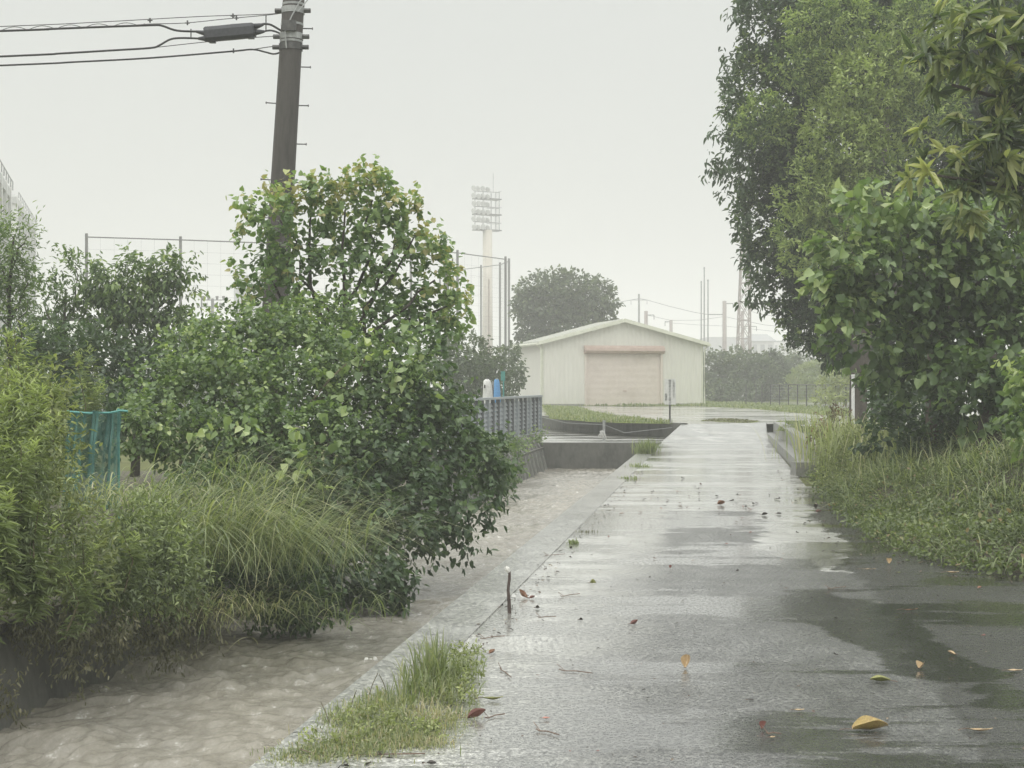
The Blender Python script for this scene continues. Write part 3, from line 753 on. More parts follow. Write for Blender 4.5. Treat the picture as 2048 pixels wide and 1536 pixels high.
for px, py, lb in ((300, 41, 'small clip on the top wire nearest the left frame edge'), (375, 46, 'small clip on the second wire left of the splice case'), (466, 32, 'small clip on the top wire above the splice case'), (473, 36, 'small clip on the second wire above the splice case'), (467, 102, 'small clip on the lowest cable below the splice case')):
    c = P(px, py, PD-(560-px)/560)
    tag(MB().tube([c-Vector((0, 0, .03)), c+Vector((0, 0, .035))], .012, 6).tube([c-Vector((.035, 0, 0)), c+Vector((.035, 0, 0))], .009, 6).build('wire_clip', 'steel_dark'), lb, 'clip', 'wire clips on the overhead lines')

# ================================================================== FAR STRUCTURES
def floodlight():
    d = 170; k = d/F
    b = P(975, 768, d); b.z = 0
    root = empty('floodlight_tower', b, 'tall cream floodlight tower with stacked lamps, faint in the haze', 'floodlight tower')
    z1 = 1.5+308*k
    MB().tube([(b.x, d, -.1), (b.x, d, z1-1.0*0)], [.68, .56], 20).build('column', 'cream', root, True)
    MB().tube([(b.x+.18, d-.68, 0), (b.x+.18, d-.64, z1-6)], .07, 6).build('ladder', 'rust', root)
    xs = b.x; zt = z1+5.0
    fr = MB()
    ca, sa = math.cos(R(28)), math.sin(R(28))
    def L(a, bb, z): return (b.x+a*ca-bb*sa, d+a*sa+bb*ca, z)
    for a in (-1.7, -.6, .5, 1.6):
        fr.tube([L(a, 0, z1), L(a, 0, zt-.3)], .06, 4)
    fr.tube([L(1.55, .9, z1), L(1.55, .9, zt-.2)], .05, 4)
    for i in range(6):
        z = z1+i*.93
        fr.tube([L(-1.9, 0, z), L(1.7, 0, z)], .06, 4); 
    fr.build('frame', 'galv', root)
    pf = MB()
    for z in (z1, z1+1.9, z1+3.8):
        pf.box(L(.1, .35, z), (3.4, 1.3, .12), R(28))
    pf.build('platform', 'steel_dark', root)
    rl = MB()
    for z in (z1+.9, z1+2.8, z1+4.8):
        rl.tube([L(.4, 1, z), L(1.8, 1, z), L(1.8, -.2, z)], .035, 4)
    for a in (1.0, 1.8): rl.tube([L(a, 1, z1), L(a, 1, zt-.2)], .03, 4)
    rl.build('railing', 'galv', root)
    lampv = MB()
    lampv.tube([(0, 0, 0), (0, -.18, -.03), (0, -.42, -.1)], [.10, .26, .33], 10)
    me = None
    for i in range(6):
        for j in range(4):
            c = L(-1.75+j*.62, -.25, z1+.35+i*.93)
            if me is None:
                o = lampv.build('lamp', 'white_grey'); me = o.data; o.parent = root
            else:
                o = bpy.data.objects.new('lamp', me); C.objects.link(o); o.parent = root
            o.location = Vector(c)-b; o.rotation_euler = (R(random.uniform(-6, 10)), 0, R(-30+random.uniform(-8, 8)))
    MB().tube([(b.x+.7, d, zt-.5), (b.x+.7, d, zt+1.9)], .035, 5).build('lightning_rod', 'galv', root)
floodlight()
def net_fence(name, posts, label, d_r=.10, rails=(0,), net=True, mat='steel_dark', netn=14):
    """posts: list of (px, ptop, d)"""
    pp = [(P(px, py, d)) for px, py, d in posts]
    root = empty(name, (pp[0].x, pp[0].y, YZ), label, 'net fence')
    for p in pp:
        MB().tube([(p.x, p.y, -.05), (p.x, p.y, p.z)], d_r, 8).build('post', mat, root)
    for i in range(len(pp)-1):
        a, b = pp[i], pp[i+1]
        for r in rails:
            MB().tube([a-Vector((0, 0, .25+r)), b-Vector((0, 0, .25+r))], .05, 5).build('rail', mat, root)
    if net:
        nm = MB()
        for i in range(len(pp)-1):
            a, b = pp[i], pp[i+1]
            w = (Vector((b.x, b.y, 0))-Vector((a.x, a.y, 0))).length; n = max(3, int(w/1.0))
            for k in range(1, n):
                q = a.lerp(b, k/n); nm.tube([(q.x, q.y, .5), (q.x, q.y, q.z-.3)], .005, 3, False)
            for k in range(1, netn):
                t = k/netn; nm.tube([(a.x, a.y, .5+(a.z-.8)*t), (b.x, b.y, .5+(b.z-.8)*t)], .005, 3, False)
        nm.build('net', mat, root)
    return root
net_fence('ball_net_fence', [(173, 467, 100), (361, 473, 104), (545, 480, 108), (700, 487, 112), (822, 492, 116), (915, 500, 120), (1011, 513, 126)], 'long tall ball-stop net fence with steel posts, left of the floodlight tower', .11, rails=(0,))
net_fence('ball_net_fence', [(1018, 517, 136), (1000, 525, 150), (962, 530, 160), (880, 540, 160)], 'shorter ball-stop net behind the floodlight tower, turned away', .11)
# dark service pole among the leaves
def small_pole(px, ptop, d, r, label, arms=(), mat='pole', name='electric_pole', top_extra=None):
    t = P(px, ptop, d); root = empty(name, (t.x, t.y, YZ), label, 'pole')
    MB().tube([(t.x, t.y, -.1), (t.x, t.y, t.z)], [r*1.15, r], 10).build('shaft', mat, root, True)
    for (x0, x1, y) in arms:
        A, B = P(x0, y, d), P(x1, y, d)
        MB().tube([A, B], max(.035, r*.22), 5).build('crossarm', 'steel_dark', root)
        for q in (A, B):
            MB().tube([q-Vector((0, 0, d*9/F)), q], max(.03, r*.2), 5).build('insulator', 'steel_dark', root)
    return root
small_pole(893, 497, 62, .11, 'dark service pole sticking out of the leafy tree top', [(884, 905, 516)], 'steel_dark')
small_pole(1278, 588, 190, .13, 'distant thin pole with wires above the shed roof', [(1262, 1294, 600)], 'steel_dark')
small_pole(1292, 622, 180, .24, 'short thick railway pole behind the shed ridge', [(1294, 1308, 630)], 'tower')
small_pole(1342, 640, 200, .24, 'shorter railway pole near the shed right slope', [(1330, 1341, 643)], 'tower')
small_pole(1449, 602, 185, .27, 'tallest railway pole with two bracket arms right of the flag poles', [(1416, 1447, 629), (1451, 1466, 607)], 'tower')
small_pole(1485, 622, 200, .24, 'railway pole seen through the lattice tower', [(1487, 1513, 653)], 'tower')
for i, (px, py) in enumerate(((1402.5, 565), (1408.5, 537), (1416, 562))):
    t = P(px, py, 112); lb = ('left and short', 'middle and tallest', 'right and short')[i]
    root = empty('flag_pole', (t.x, t.y, YZ), 'thin pale flag pole beyond the shed, %s of three' % lb, 'flag pole', 'three flag poles beyond the shed')
    MB().tube([(t.x, t.y, 0), (t.x, t.y, t.z)], [.075, .045], 8).build('shaft', 'galv', root)
    MB().tube([(t.x, t.y, t.z), (t.x, t.y, t.z+.12)], [.08, .04], 8).build('finial', 'galv', root)
# insulator pole group at left distance
def far_pole():
    d = 150; t = P(425, 597, d); root = empty('electric_pole', (t.x, t.y, YZ), 'hazy far pole with a row of insulators left of the big leafy tree', 'pole')
    MB().tube([(t.x, t.y, 0), (t.x, t.y, t.z)], .16, 8).build('shaft', 'steel_dark', root)
    for y in (600, 613): MB().tube([P(402, y, d), P(450, y, d)], .05, 5).build('crossarm', 'steel_dark', root)
    for px, y in ((406, 596), (417, 596), (434, 596), (447, 596), (385, 612), (396, 611), (412, 610), (431, 611), (441, 610)):
        c = P(px, y, d); MB().tube([c-Vector((0, 0, .25)), c+Vector((0, 0, .2))], [.10, .17], 7).build('insulator', 'steel_dark', root)
    MB().tube([P(425, 640, d), P(448, 604, d)], .04, 4).build('brace', 'steel_dark', root)
    MB().tube([(P(403, 600, d).x, d, 0), P(403, 596, d)], .08, 6).build('shaft', 'steel_dark', root)
far_pole()
def lattice():
    d = 150; root = empty('lattice_tower', P(1488, 768, d)-Vector((0, 0, 1.1)), 'reddish steel lattice tower half hidden by the big dark tree', 'lattice tower')
    z0, z1 = .4, 1.5+(768-455)*d/F
    cx0, cx1 = (1486-1024)/F*d, (1491-1024)/F*d
    def c(s, t, z):
        k = (z-z0)/(z1-z0); w = .78-.42*k; x = cx0+(cx1-cx0)*k
        return Vector((x+s*w, d+t*w, z))
    lg = MB()
    for s, t in ((-1, -1), (1, -1), (1, 1), (-1, 1)): lg.tube([c(s, t, z0), c(s, t, z1)], .075, 5)
    lg.build('leg', 'tower', root)
    br = MB(); n = 9
    for i in range(n):
        za, zb = z0+(z1-z0)*i/n, z0+(z1-z0)*(i+1)/n
        for (s1, t1, s2, t2) in ((-1, -1, 1, -1), (1, -1, 1, 1), (1, 1, -1, 1), (-1, 1, -1, -1)):
            br.tube([c(s1, t1, za), c(s2, t2, zb)], .035, 4, False); br.tube([c(s2, t2, za), c(s1, t1, zb)], .035, 4, False)
            br.tube([c(s1, t1, zb), c(s2, t2, zb)], .045, 4, False)
    br.build('bracing', 'tower', root)
lattice()
def overhead(name, pix, d, label, r=.03):
    tag(MB().tube([P(x, y, d) for x, y in pix], r, 4).build(name, 'wire'), label, 'wire', 'far overhead wires above the shed')
overhead('power_line', [(1200, 612), (1240, 604), (1262, 600), (1278, 597), (1294, 600), (1340, 613), (1390, 625), (1416, 629)], 188, 'far power line rising to the thin pole above the shed roof')
overhead('power_line', [(1294, 630), (1342, 641), (1400, 640), (1449, 633), (1480, 640), (1530, 650), (1640, 660)], 190, 'far railway wire joining the thick poles', .025)
overhead('power_line', [(1330, 645), (1400, 650), (1449, 652), (1560, 664), (1650, 668)], 195, 'lowest far railway wire over the roofs', .022)
overhead('power_line', [(1466, 612), (1520, 628), (1600, 640), (1660, 645)], 192, 'upper far railway wire running behind the lattice tower', .022)

# far buildings
def simple_building(name, x0, x1, top, d, depth, label, mat='white_grey', rows=2, cols=4, roofmat='grey_bld', cat='building', gable=0):
    a, b = P(x0, top, d), P(x1, top, d); root = empty(name, ((a.x+b.x)/2, d, YZ), label, cat)
    z0 = 0; zt = a.z; w = b.x-a.x; cx = (a.x+b.x)/2
    MB().box((cx, d+depth/2, (z0+zt)/2), (w, depth, zt-z0)).build('wall', mat, root)
    if gable:
        h = gable; r = MB()
        r.hexa([(a.x-.4, d-.4, zt), (b.x+.4, d-.4, zt), (b.x+.4, d+depth+.4, zt), (a.x-.4, d+depth+.4, zt)],
               [(a.x+w*.12, d+depth*.45, zt+h), (b.x-w*.12, d+depth*.45, zt+h), (b.x-w*.12, d+depth*.55, zt+h), (a.x+w*.12, d+depth*.55, zt+h)])
        r.build('roof', roofmat, root)
    else:
        MB().box((cx, d+depth/2, zt+.12), (w+.3, depth+.3, .24)).build('roof', roofmat, root)
    for i in range(rows):
        for j in range(cols):
            z = zt-1.2-i*2.8
            if z < 1: continue
            x = a.x+w*(j+.5)/cols
            wd = MB().box((x, d-.03, z), (w/cols*.55, .06, 1.2)).build('window', 'grey_bld', root)
    return root
simple_building('house', 1502, 1548, 682, 235, 9, 'pale hazy house with dark hipped roof beyond the railway poles', 'white_grey', 2, 3, gable=1.3, cat='house')
simple_building('warehouse_block', 1548, 1600, 684, 260, 12, 'low pale flat-roofed block beyond the hedge', 'white', 2, 6)
simple_building('warehouse_block', 1585, 1660, 703, 215, 12, 'bright white low block at the foot of the big dark tree', 'white', 1, 8, roofmat='white')
simple_building('office_block', 1416, 1478, 676, 330, 14, 'grey hazy block behind the tallest railway pole', 'grey_bld', 3, 5)
simple_building('office_block', 468, 500, 553, 260, 14, 'narrow grey tower block beside the big leafy tree', 'grey_bld', 6, 2)
simple_building('office_block', 1120, 1190, 700, 300, 14, 'low hazy block hidden behind the round tree', 'white_grey', 2, 6)
def bent_pipe():
    d = 100; pts = [P(x, y, d) for x, y in ((1457, 732), (1455, 718), (1456, 706), (1461, 700), (1467, 699), (1472, 703), (1473, 708))]
    root = empty('vent_pipe', (pts[0].x, d, pts[0].z), 'white bent vent pipe poking above the hedge left of the lattice tower', 'vent pipe')
    MB().tube([(pts[0].x, d, .3)]+pts, .14, 10).build('pipe', 'white', root, True)
    MB().tube([pts[-1], pts[-1]-Vector((0, 0, .12))], .19, 10).build('hood', 'white', root)
bent_pipe()
# school at far left with white fins
def school(x0, x1, t0, t1, d0, d1, nf, label):
    A, B = P(x0, t0, d0), P(x1, t1, d1); zt = (A.z+B.z)/2
    root = empty('school_building', (A.x, A.y, YZ), label, 'building')
    dv = Vector((B.x-A.x, B.y-A.y, 0)); L = dv.length; dv.normalize(); nv = Vector((-dv.y, dv.x, 0))
    if nv.x > 0: nv = -nv     # into the building, away from the visible side
    a, b = Vector((A.x, A.y, 0)), Vector((B.x, B.y, 0))
    MB().hexa([a, b, b+nv*12, a+nv*12], [v+Vector((0, 0, zt)) for v in (a, b, b+nv*12, a+nv*12)]).build('wall', 'white_grey', root)
    MB().hexa([v+Vector((0, 0, zt+.003)) for v in (a-nv*.4-dv*.3, b-nv*.4+dv*.3, b+nv*12, a+nv*12)], [v+Vector((0, 0, zt+.45)) for v in (a-nv*.4-dv*.3, b-nv*.4+dv*.3, b+nv*12, a+nv*12)]).build('roof', 'white_grey', root)
    for i in range(nf+1):
        c = a.lerp(b, i/nf)-nv*.22
        MB().box((c.x, c.y, (zt+.6)/2), (.30, .44, zt+.6), math.atan2(nv.y, nv.x)+math.pi/2).build('fin', 'white', root)
    for f in range(4):
        for i in range(nf):
            p, q = a.lerp(b, (i+.15)/nf)-nv*.03, a.lerp(b, (i+.85)/nf)-nv*.03; z = zt-.7-f*3.3
            if z < 2: break
            MB().hexa([p-nv*.03+Vector((0, 0, z-1.7)), q-nv*.03+Vector((0, 0, z-1.7)), q+Vector((0, 0, z-1.7)), p+Vector((0, 0, z-1.7))],
                      [p-nv*.03+Vector((0, 0, z)), q-nv*.03+Vector((0, 0, z)), q+Vector((0, 0, z)), p+Vector((0, 0, z))]).build('window', 'steel_dark', root)
    pr = MB()
    for i in range(nf*2+1):
        c = a.lerp(b, i/(nf*2))-nv*.5; pr.tube([c+Vector((0, 0, zt+.4)), c+Vector((0, 0, zt+.8))], .03, 4)
    pr.tube([a-nv*.5+Vector((0, 0, zt+.8)), b-nv*.5+Vector((0, 0, zt+.8))], .03, 4)
    pr.build('railing', 'galv', root)
school(-50, 4, 318, 396, 57, 69, 5, 'nearer white school block cut by the left frame edge')
school(22, 60, 408, 462, 95, 112, 6, 'farther white school block with vertical fins')
# long white-roofed shelter
def shelter():
    d = 48; a, b = P(55, 634, d), P(470, 634, d+3); root = empty('bicycle_shelter', (a.x, d, 0), 'long open shelter with flat white roof and thin white posts behind the left bushes', 'shelter')
    z = a.z
    MB().hexa([(a.x, d, z), (b.x, d+3, z), (b.x, d+6, z), (a.x, d+3, z)], [(a.x, d, z+.08), (b.x, d+3, z+.08), (b.x, d+6, z+.30), (a.x, d+3, z+.30)]).build('roof', 'white', root)
    MB().hexa([(a.x, d-.05, z-.10), (b.x, d+2.95, z-.10), (b.x, d+3, z-.10), (a.x, d, z-.10)], [(a.x, d-.05, z+.0), (b.x, d+2.95, z+.0), (b.x, d+3, z+.0), (a.x, d, z+.0)]).build('fascia', 'steel_dark', root)
    for i in range(6):
        x = a.x+.3+(b.x-a.x-.6)*i/5; y = d+3*i/5+.5
        MB().tube([(x, y, 0), (x, y, z)], .05, 6).build('post', 'white', root)
        MB().tube([(x, y, z-.9), (x+.7, y+.3, z-.05)], .03, 5).build('brace', 'white', root)
    MB().hexa([(a.x, d+3.5, 0), (b.x, d+6.5, 0), (b.x, d+6.6, 0), (a.x, d+3.6, 0)], [(a.x, d+3.5, 1.9), (b.x, d+6.5, 1.9), (b.x, d+6.6, 1.9), (a.x, d+3.6, 1.9)]).build('back_panel', 'white_grey', root)
shelter()

# ================================================================== GREY LOUVRE FENCE and bins behind it
def louvre():
    A = Vector((-2.6, 18.8, 0)); A = Vector(((900-1024)/F*25.5, 25.5, .2)); B = Vector(((1080-1024)/F*35.6, 35.6, .2))
    root = empty('louvre_fence', A, 'grey slatted metal fence standing on the far canal bank', 'fence')
    dv = (B-A); L = dv.length; dv.normalize(); nv = Vector((dv.y, -dv.x, 0)); zb, zt = .27, 1.17
    n = 18
    for i in range(n+1):
        p = A+dv*L*i/n
        MB().hexa([p-dv*.02+nv*.05+Vector((0, 0, .1)), p+dv*.02+nv*.05+Vector((0, 0, .1)), p+dv*.02-nv*.03+Vector((0, 0, .1)), p-dv*.02-nv*.03+Vector((0, 0, .1))],
                  [Vector((q.x, q.y, zt)) for q in (p-dv*.02+nv*.05, p+dv*.02+nv*.05, p+dv*.02-nv*.03, p-dv*.02-nv*.03)]).build('post', 'louvre_gap' if i % 3 else 'louvre', root)
    for i in range(n):
        p, q = A+dv*(L*i/n+.022), A+dv*(L*(i+1)/n-.022); m = MB()
        for k in range(9):
            z = zb+(zt-.06-zb)*k/9; h = (zt-.06-zb)/9
            m.hexa([Vector((p.x, p.y, z))+nv*.02, Vector((q.x, q.y, z))+nv*.02, Vector((q.x, q.y, z))+nv*.01, Vector((p.x, p.y, z))+nv*.01],
                   [Vector((p.x, p.y, z+h*.9))-nv*.02, Vector((q.x, q.y, z+h*.9))-nv*.02, Vector((q.x, q.y, z+h*.9))-nv*.03, Vector((p.x, p.y, z+h*.9))-nv*.03])
        m.build('louvre_panel', 'louvre', root)
    MB().hexa([A+nv*.07+Vector((0, 0, zt-.2+.002)), B+nv*.07+Vector((0, 0, zt-.2+.002)), B-nv*.05+Vector((0, 0, zt-.2+.002)), A-nv*.05+Vector((0, 0, zt-.2+.002))],
              [A+nv*.07+Vector((0, 0, zt-.15)), B+nv*.07+Vector((0, 0, zt-.15)), B-nv*.05+Vector((0, 0, zt-.15)), A-nv*.05+Vector((0, 0, zt-.15))]).build('top_rail', 'louvre', root)
    C2 = B+Vector((-.55, 2.4, 0))
    MB().tube([Vector((B.x, B.y, zt-.02)), Vector((C2.x, C2.y, zt-.02))], .03, 6).build('return_rail', 'louvre', root)
louvre()
def draped(name, x0, x1, y0, y1, d, mat, label, spot=False):
    a, b = P(x0, y0, d), P(x1, y0, d); w = (b.x-a.x)/2; cx = (a.x+b.x)/2; zt = a.z; zb = P(x0, y1, d).z
    root = empty(name, (cx, d, zb-.5), label, 'boat cover' if name == 'cover' else 'board')
    m = MB(); pr = []
    for k, (s, z) in enumerate(((1.25, .2), (1.12, zb), (1.0, zb+.2), (.88, zt-.12), (.7, zt-.04), (.25, zt))):
        for j in range(12):
            t = 2*math.pi*j/12; q = 1+.12*math.sin(3*t+k)
            m.v.append((cx+w*s*q*math.cos(t), d+w*.6*s*q*math.sin(t), z))
    for k in range(5):
        for j in range(12): m.f.append((k*12+j, k*12+(j+1) % 12, (k+1)*12+(j+1) % 12, (k+1)*12+j))
    m.f.append(tuple(5*12+j for j in range(12)))
    m.build('cloth', mat, root, True)
    if spot: MB().tube([(cx-w*.55, d-w*.7, zt-.22), (cx-w*.5, d-w*.72, zt-.14)], .02, 6).build('eyelet', 'ink', root)
    MB().tube([(cx, d, .2), (cx, d, zt+.01)], .03, 6).build('pole', 'galv', root)
draped('covered_post', 965, 984, 758, 800, 34, 'white', 'white covered post with a dark eyelet behind the grey fence', True)
draped('covered_post', 987, 1000, 757, 798, 35, 'blue', 'bright blue covered post behind the grey fence')
draped('covered_post', 982, 990, 764, 798, 35.6, 'closure', 'dark covered post between the white and the blue ones')
m = empty('marker_post', P(1006, 790, 36)+Vector((0, 0, -.8)), 'thin turquoise post with a flat top plate behind the grey fence', 'post')
MB().tube([(P(1007, 790, 36).x, 36, .2), P(1007, 745, 36)], .022, 6).build('shaft', 'turq', m)
MB().box(tuple(P(1006, 752, 36)), (.11, .03, .24)).build('plate', 'turq', m)
# posts with rope in the side lane
r0 = G(1208, 881, .0); root = empty('rope_post', r0, 'short galvanised post holding a rope across the side lane', 'post')
MB().tube([(r0.x, r0.y, 0), (r0.x, r0.y, .50)], .035, 8).build('post', 'galv', root)
MB().tube([(r0.x, r0.y, .50), (r0.x, r0.y, .53)], .045, 8).build('cap', 'galv', root)
ro = [Vector((.9, 45, .45)), Vector((1.6, 41, .36)), Vector((r0.x, r0.y, .42)), Vector((3.0, 37.3, .20)), Vector((4.3, 37.6, .33))]
tag(MB().tube(ro, .007, 5).build('rope', 'galv'), 'slack pale rope strung across the side lane', 'rope')
rg = G(1203, 862, .35); rt = MB()
for k in range(5): rt.tube([rg+Vector((random.uniform(-.05, .05), 0, .0)), rg+Vector((-.08+.05*k, 0, -.12-.02*k))], [.03, .008], 5)
tag(rt.build('rag', 'white'), 'scrap of white tape tied on the rope beside its post', 'tape')

# ================================================================== RIGHT FIELD FENCE, POSTS
def field_fence():
    pts = [(1492, 812, 70), (1512, 811, 71), (1524, 813, 69), (1541, 814, 68), (1559, 815, 66.5), (1577, 815.5, 65.5), (1595, 816, 64.5), (1613, 817, 63.5), (1632, 818, 62.5), (1651, 819, 61.5), (1671, 820, 60), (1692, 821, 58.5), (1716, 822, 57)]
    root = empty('field_fence', P(1600, 815, 64), 'thin dark post-and-wire fence in front of the far green mound', 'fence')
    tops = []
    for px, py, d in pts:
        x = (px-1024)/F*d; MB().tube([(x, d, YZ-.05), (x, d, YZ+1.08)], .032, 6).build('post', 'steel_dark', root); tops.append(Vector((x, d, YZ+1.06)))
    MB().tube(tops[3:], .022, 5).build('top_rail', 'steel_dark', root)
    w = MB()
    for k in range(1, 8): w.tube([t-Vector((0, 0, .13*k)) for t in tops[3:]], .006, 3)
    for i in range(3, len(tops)-1):
        for k in range(1, 7):
            q = tops[i].lerp(tops[i+1], k/7); w.tube([q, q-Vector((0, 0, 1.0))], .005, 3)
    w.build('mesh', 'galv', root)
field_fence()
for px, t, d, lb in ((1706, 752, 27.5, 'thin white post left of the big dark trunk'), (1738, 748, 26.5, 'thin white post right of the big dark trunk')):
    p = P(px, t, d); root = empty('white_post', (p.x, d, YZ), lb, 'post', 'white posts beside the trunk')
    MB().tube([(p.x, d, 0), (p.x, d, p.z)], .033, 8).build('shaft', 'white', root)
    MB().tube([(p.x, d, p.z), (p.x, d, p.z+.03)], .042, 8).build('cap', 'white', root)

# ================================================================== TREES AND SHRUBS
# round tree behind the shed
bl = PB([(1090, 640, 88, 62, 70), (1100, 590, 88, 62, 48), (1150, 595, 88, 60, 45), (1195, 605, 88, 40, 40), (1140, 665, 88, 70, 50), (1190, 640, 89, 40, 40), (1060, 610, 88, 28, 30), (1070, 680, 88, 40, 40)])
bl = [(c, tuple(x*.92 for x in r), t) for c, r, t in bl]
b = P(1140, 700, 88); b.z = YZ
tree('round_tree', b, 'round dark green tree behind the cream shed roof', 'tree', crown(bl, .26, .17, 8, 2.0, droop=.1, tl=.6, lump=.22), 'leaf_far',
     [b+Vector((0, 0, -.3)), b+Vector((.1, 0, 2)), b+Vector((.1, .1, 4))], .35, .2, [(b+Vector((0, 0, 3)), P(1090, 610, 88), .15, .05), (b+Vector((0, 0, 3)), P(1190, 620, 88), .15, .05)])
# low dark bushes between canal fence and shed
bl = PB([(930, 715, 50, 55, 40), (985, 738, 52, 40, 34, -.1), (1022, 750, 56, 20, 45, -.1), (900, 745, 48, 70, 50, -.1), (960, 765, 50, 60, 40, -.15), (1028, 705, 60, 14, 18)])
root = empty('shrub', P(980, 800, 52)-Vector((0, 0, .4)), 'dark shrubs behind the grey fence left of the shed', 'shrub')
build_leaves('foliage', crown(bl, .15, .09, 8, 1.5, tl=.35), 'leaf_far', root)
# hedge right of shed
bl = PB([(1425, 765, 88, 40, 50, .0), (1440, 745, 88, 35, 38, .05), (1475, 735, 90, 38, 32, .0), (1500, 760, 88, 50, 50, -.05), (1535, 735, 92, 30, 32, -.25), (1520, 770, 88, 45, 45, -.2), (1548, 750, 92, 30, 40, -.2), (1425, 795, 86, 35, 22, .1), (1470, 790, 86, 45, 25, -.1)])
root = empty('hedge', P(1475, 810, 88), 'hazy grey-green hedge right of the cream shed', 'hedge')
build_leaves('foliage', crown(bl, .22, .15, 8, 1.7, tl=.5), 'leaf_far', root)
bl = PB([(1570, 740, 100, 25, 30), (1600, 745, 100, 30, 28, -.05), (1580, 720, 104, 25, 20)])
root = empty('shrub', P(1585, 790, 100), 'grey-green shrub at the top of the grassy mound', 'shrub')
build_leaves('foliage', crown(bl, .22, .15, 8, 1.5, tl=.5), 'leaf_far', root)
# grassy mound
def mound():
    c = P(1655, 800, 92); nx, ny = 46, 30; V = []
    for j in range(ny+1):
        for i in range(nx+1):
            x = c.x-6.5+15*i/nx; y = c.y-8+16*j/ny
            r = ((x-c.x-1.5)/6.3)**2+((y-c.y)/7.5)**2
            V.append((x, y, .3+2.7*max(0, 1-r)**.8+.06*math.sin(x*3+y*2)))
    f = [(j*(nx+1)+i, j*(nx+1)+i+1, (j+1)*(nx+1)+i+1, (j+1)*(nx+1)+i) for j in range(ny) for i in range(nx)]
    mb = MB(); mb.v = V; mb.f = f; tag(mb.build('grassy_mound', 'turf', None, True), kind='structure')
    n = 22000; x = c.x-5+RNG.random(n)*12.8; y = c.y-7.3+RNG.random(n)*9
    r = ((x-c.x-1.5)/6.3)**2+((y-c.y)/7.5)**2; k = r < .98; x, y, r = x[k], y[k], r[k]; n = len(x)
    z = .3+2.7*np.maximum(0, 1-r)**.8
    cl = np.sin(x*1.7)*np.sin(y*1.1+1)
    o = blade_obj('grass', [blades(np.stack([x, y, z], 1), RNG.random(n)*6.28, .35*(.5+RNG.random(n))*(1+.4*cl), .3+.5*RNG.random(n), .07+.04*RNG.random(n), .42+RNG.normal(size=n)*.15+cl*.15, seg=3)], 'blade')
    tag(o, 'tall yellow-green weeds covering the far mound', kind='stuff')
mound()
# shrubs right of mound, seen under the big tree
bl = PB([(1690, 770, 60, 45, 30, .1), (1740, 790, 55, 50, 35, 0), (1650, 800, 58, 20, 12, .2)])
root = empty('shrub', P(1700, 810, 58), 'pale olive shrub under the big dark tree crown', 'shrub')
build_leaves('foliage', crown(bl, .14, .08, 8, 1.4, tl=.35), 'leaf_olive', root)

# big camphor tree, right
b = Vector(((1722-1024)/F*29.5, 29.5, YZ))
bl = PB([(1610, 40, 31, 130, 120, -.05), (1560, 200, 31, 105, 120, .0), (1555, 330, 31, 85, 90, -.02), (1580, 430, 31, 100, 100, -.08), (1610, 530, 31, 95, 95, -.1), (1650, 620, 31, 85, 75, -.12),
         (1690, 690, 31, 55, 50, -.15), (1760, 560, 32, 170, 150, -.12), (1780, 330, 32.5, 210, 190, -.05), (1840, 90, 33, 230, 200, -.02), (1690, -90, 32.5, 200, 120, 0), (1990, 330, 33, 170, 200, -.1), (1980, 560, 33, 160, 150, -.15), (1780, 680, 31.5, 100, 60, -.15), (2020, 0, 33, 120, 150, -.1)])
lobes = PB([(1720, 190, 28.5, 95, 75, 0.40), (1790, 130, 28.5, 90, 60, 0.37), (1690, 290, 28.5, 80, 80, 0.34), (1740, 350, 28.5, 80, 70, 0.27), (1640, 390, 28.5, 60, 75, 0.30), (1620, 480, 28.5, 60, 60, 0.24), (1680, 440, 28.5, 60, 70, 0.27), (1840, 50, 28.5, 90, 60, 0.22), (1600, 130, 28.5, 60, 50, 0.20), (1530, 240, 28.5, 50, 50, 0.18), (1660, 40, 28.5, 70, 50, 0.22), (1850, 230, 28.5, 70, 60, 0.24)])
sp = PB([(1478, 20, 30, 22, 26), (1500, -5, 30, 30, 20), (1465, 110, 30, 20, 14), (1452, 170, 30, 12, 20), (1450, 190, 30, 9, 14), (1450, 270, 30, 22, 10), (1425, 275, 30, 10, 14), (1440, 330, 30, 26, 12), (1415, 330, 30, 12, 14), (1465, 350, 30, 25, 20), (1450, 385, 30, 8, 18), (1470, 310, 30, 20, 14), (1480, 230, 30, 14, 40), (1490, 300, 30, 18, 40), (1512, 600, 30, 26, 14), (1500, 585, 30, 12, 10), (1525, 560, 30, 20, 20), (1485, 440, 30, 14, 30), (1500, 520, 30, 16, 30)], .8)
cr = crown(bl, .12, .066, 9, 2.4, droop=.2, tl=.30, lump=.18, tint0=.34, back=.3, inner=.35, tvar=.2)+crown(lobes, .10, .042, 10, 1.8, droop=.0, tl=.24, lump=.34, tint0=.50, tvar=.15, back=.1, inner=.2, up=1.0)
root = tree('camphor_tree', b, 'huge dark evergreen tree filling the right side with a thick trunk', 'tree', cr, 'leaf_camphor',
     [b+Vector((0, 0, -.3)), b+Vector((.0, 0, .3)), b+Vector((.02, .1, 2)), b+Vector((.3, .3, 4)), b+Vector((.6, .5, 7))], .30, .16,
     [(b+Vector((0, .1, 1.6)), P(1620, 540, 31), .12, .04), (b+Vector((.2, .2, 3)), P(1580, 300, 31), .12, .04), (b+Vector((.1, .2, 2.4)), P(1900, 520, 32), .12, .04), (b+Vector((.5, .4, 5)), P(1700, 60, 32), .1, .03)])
build_leaves('drooping_sprig', crown(sp, .16, .065, 7, .8, prof='lance', droop=.9, tl=.4, lump=.3, tint0=.30, back=1, inner=.3), 'leaf_dark', root)

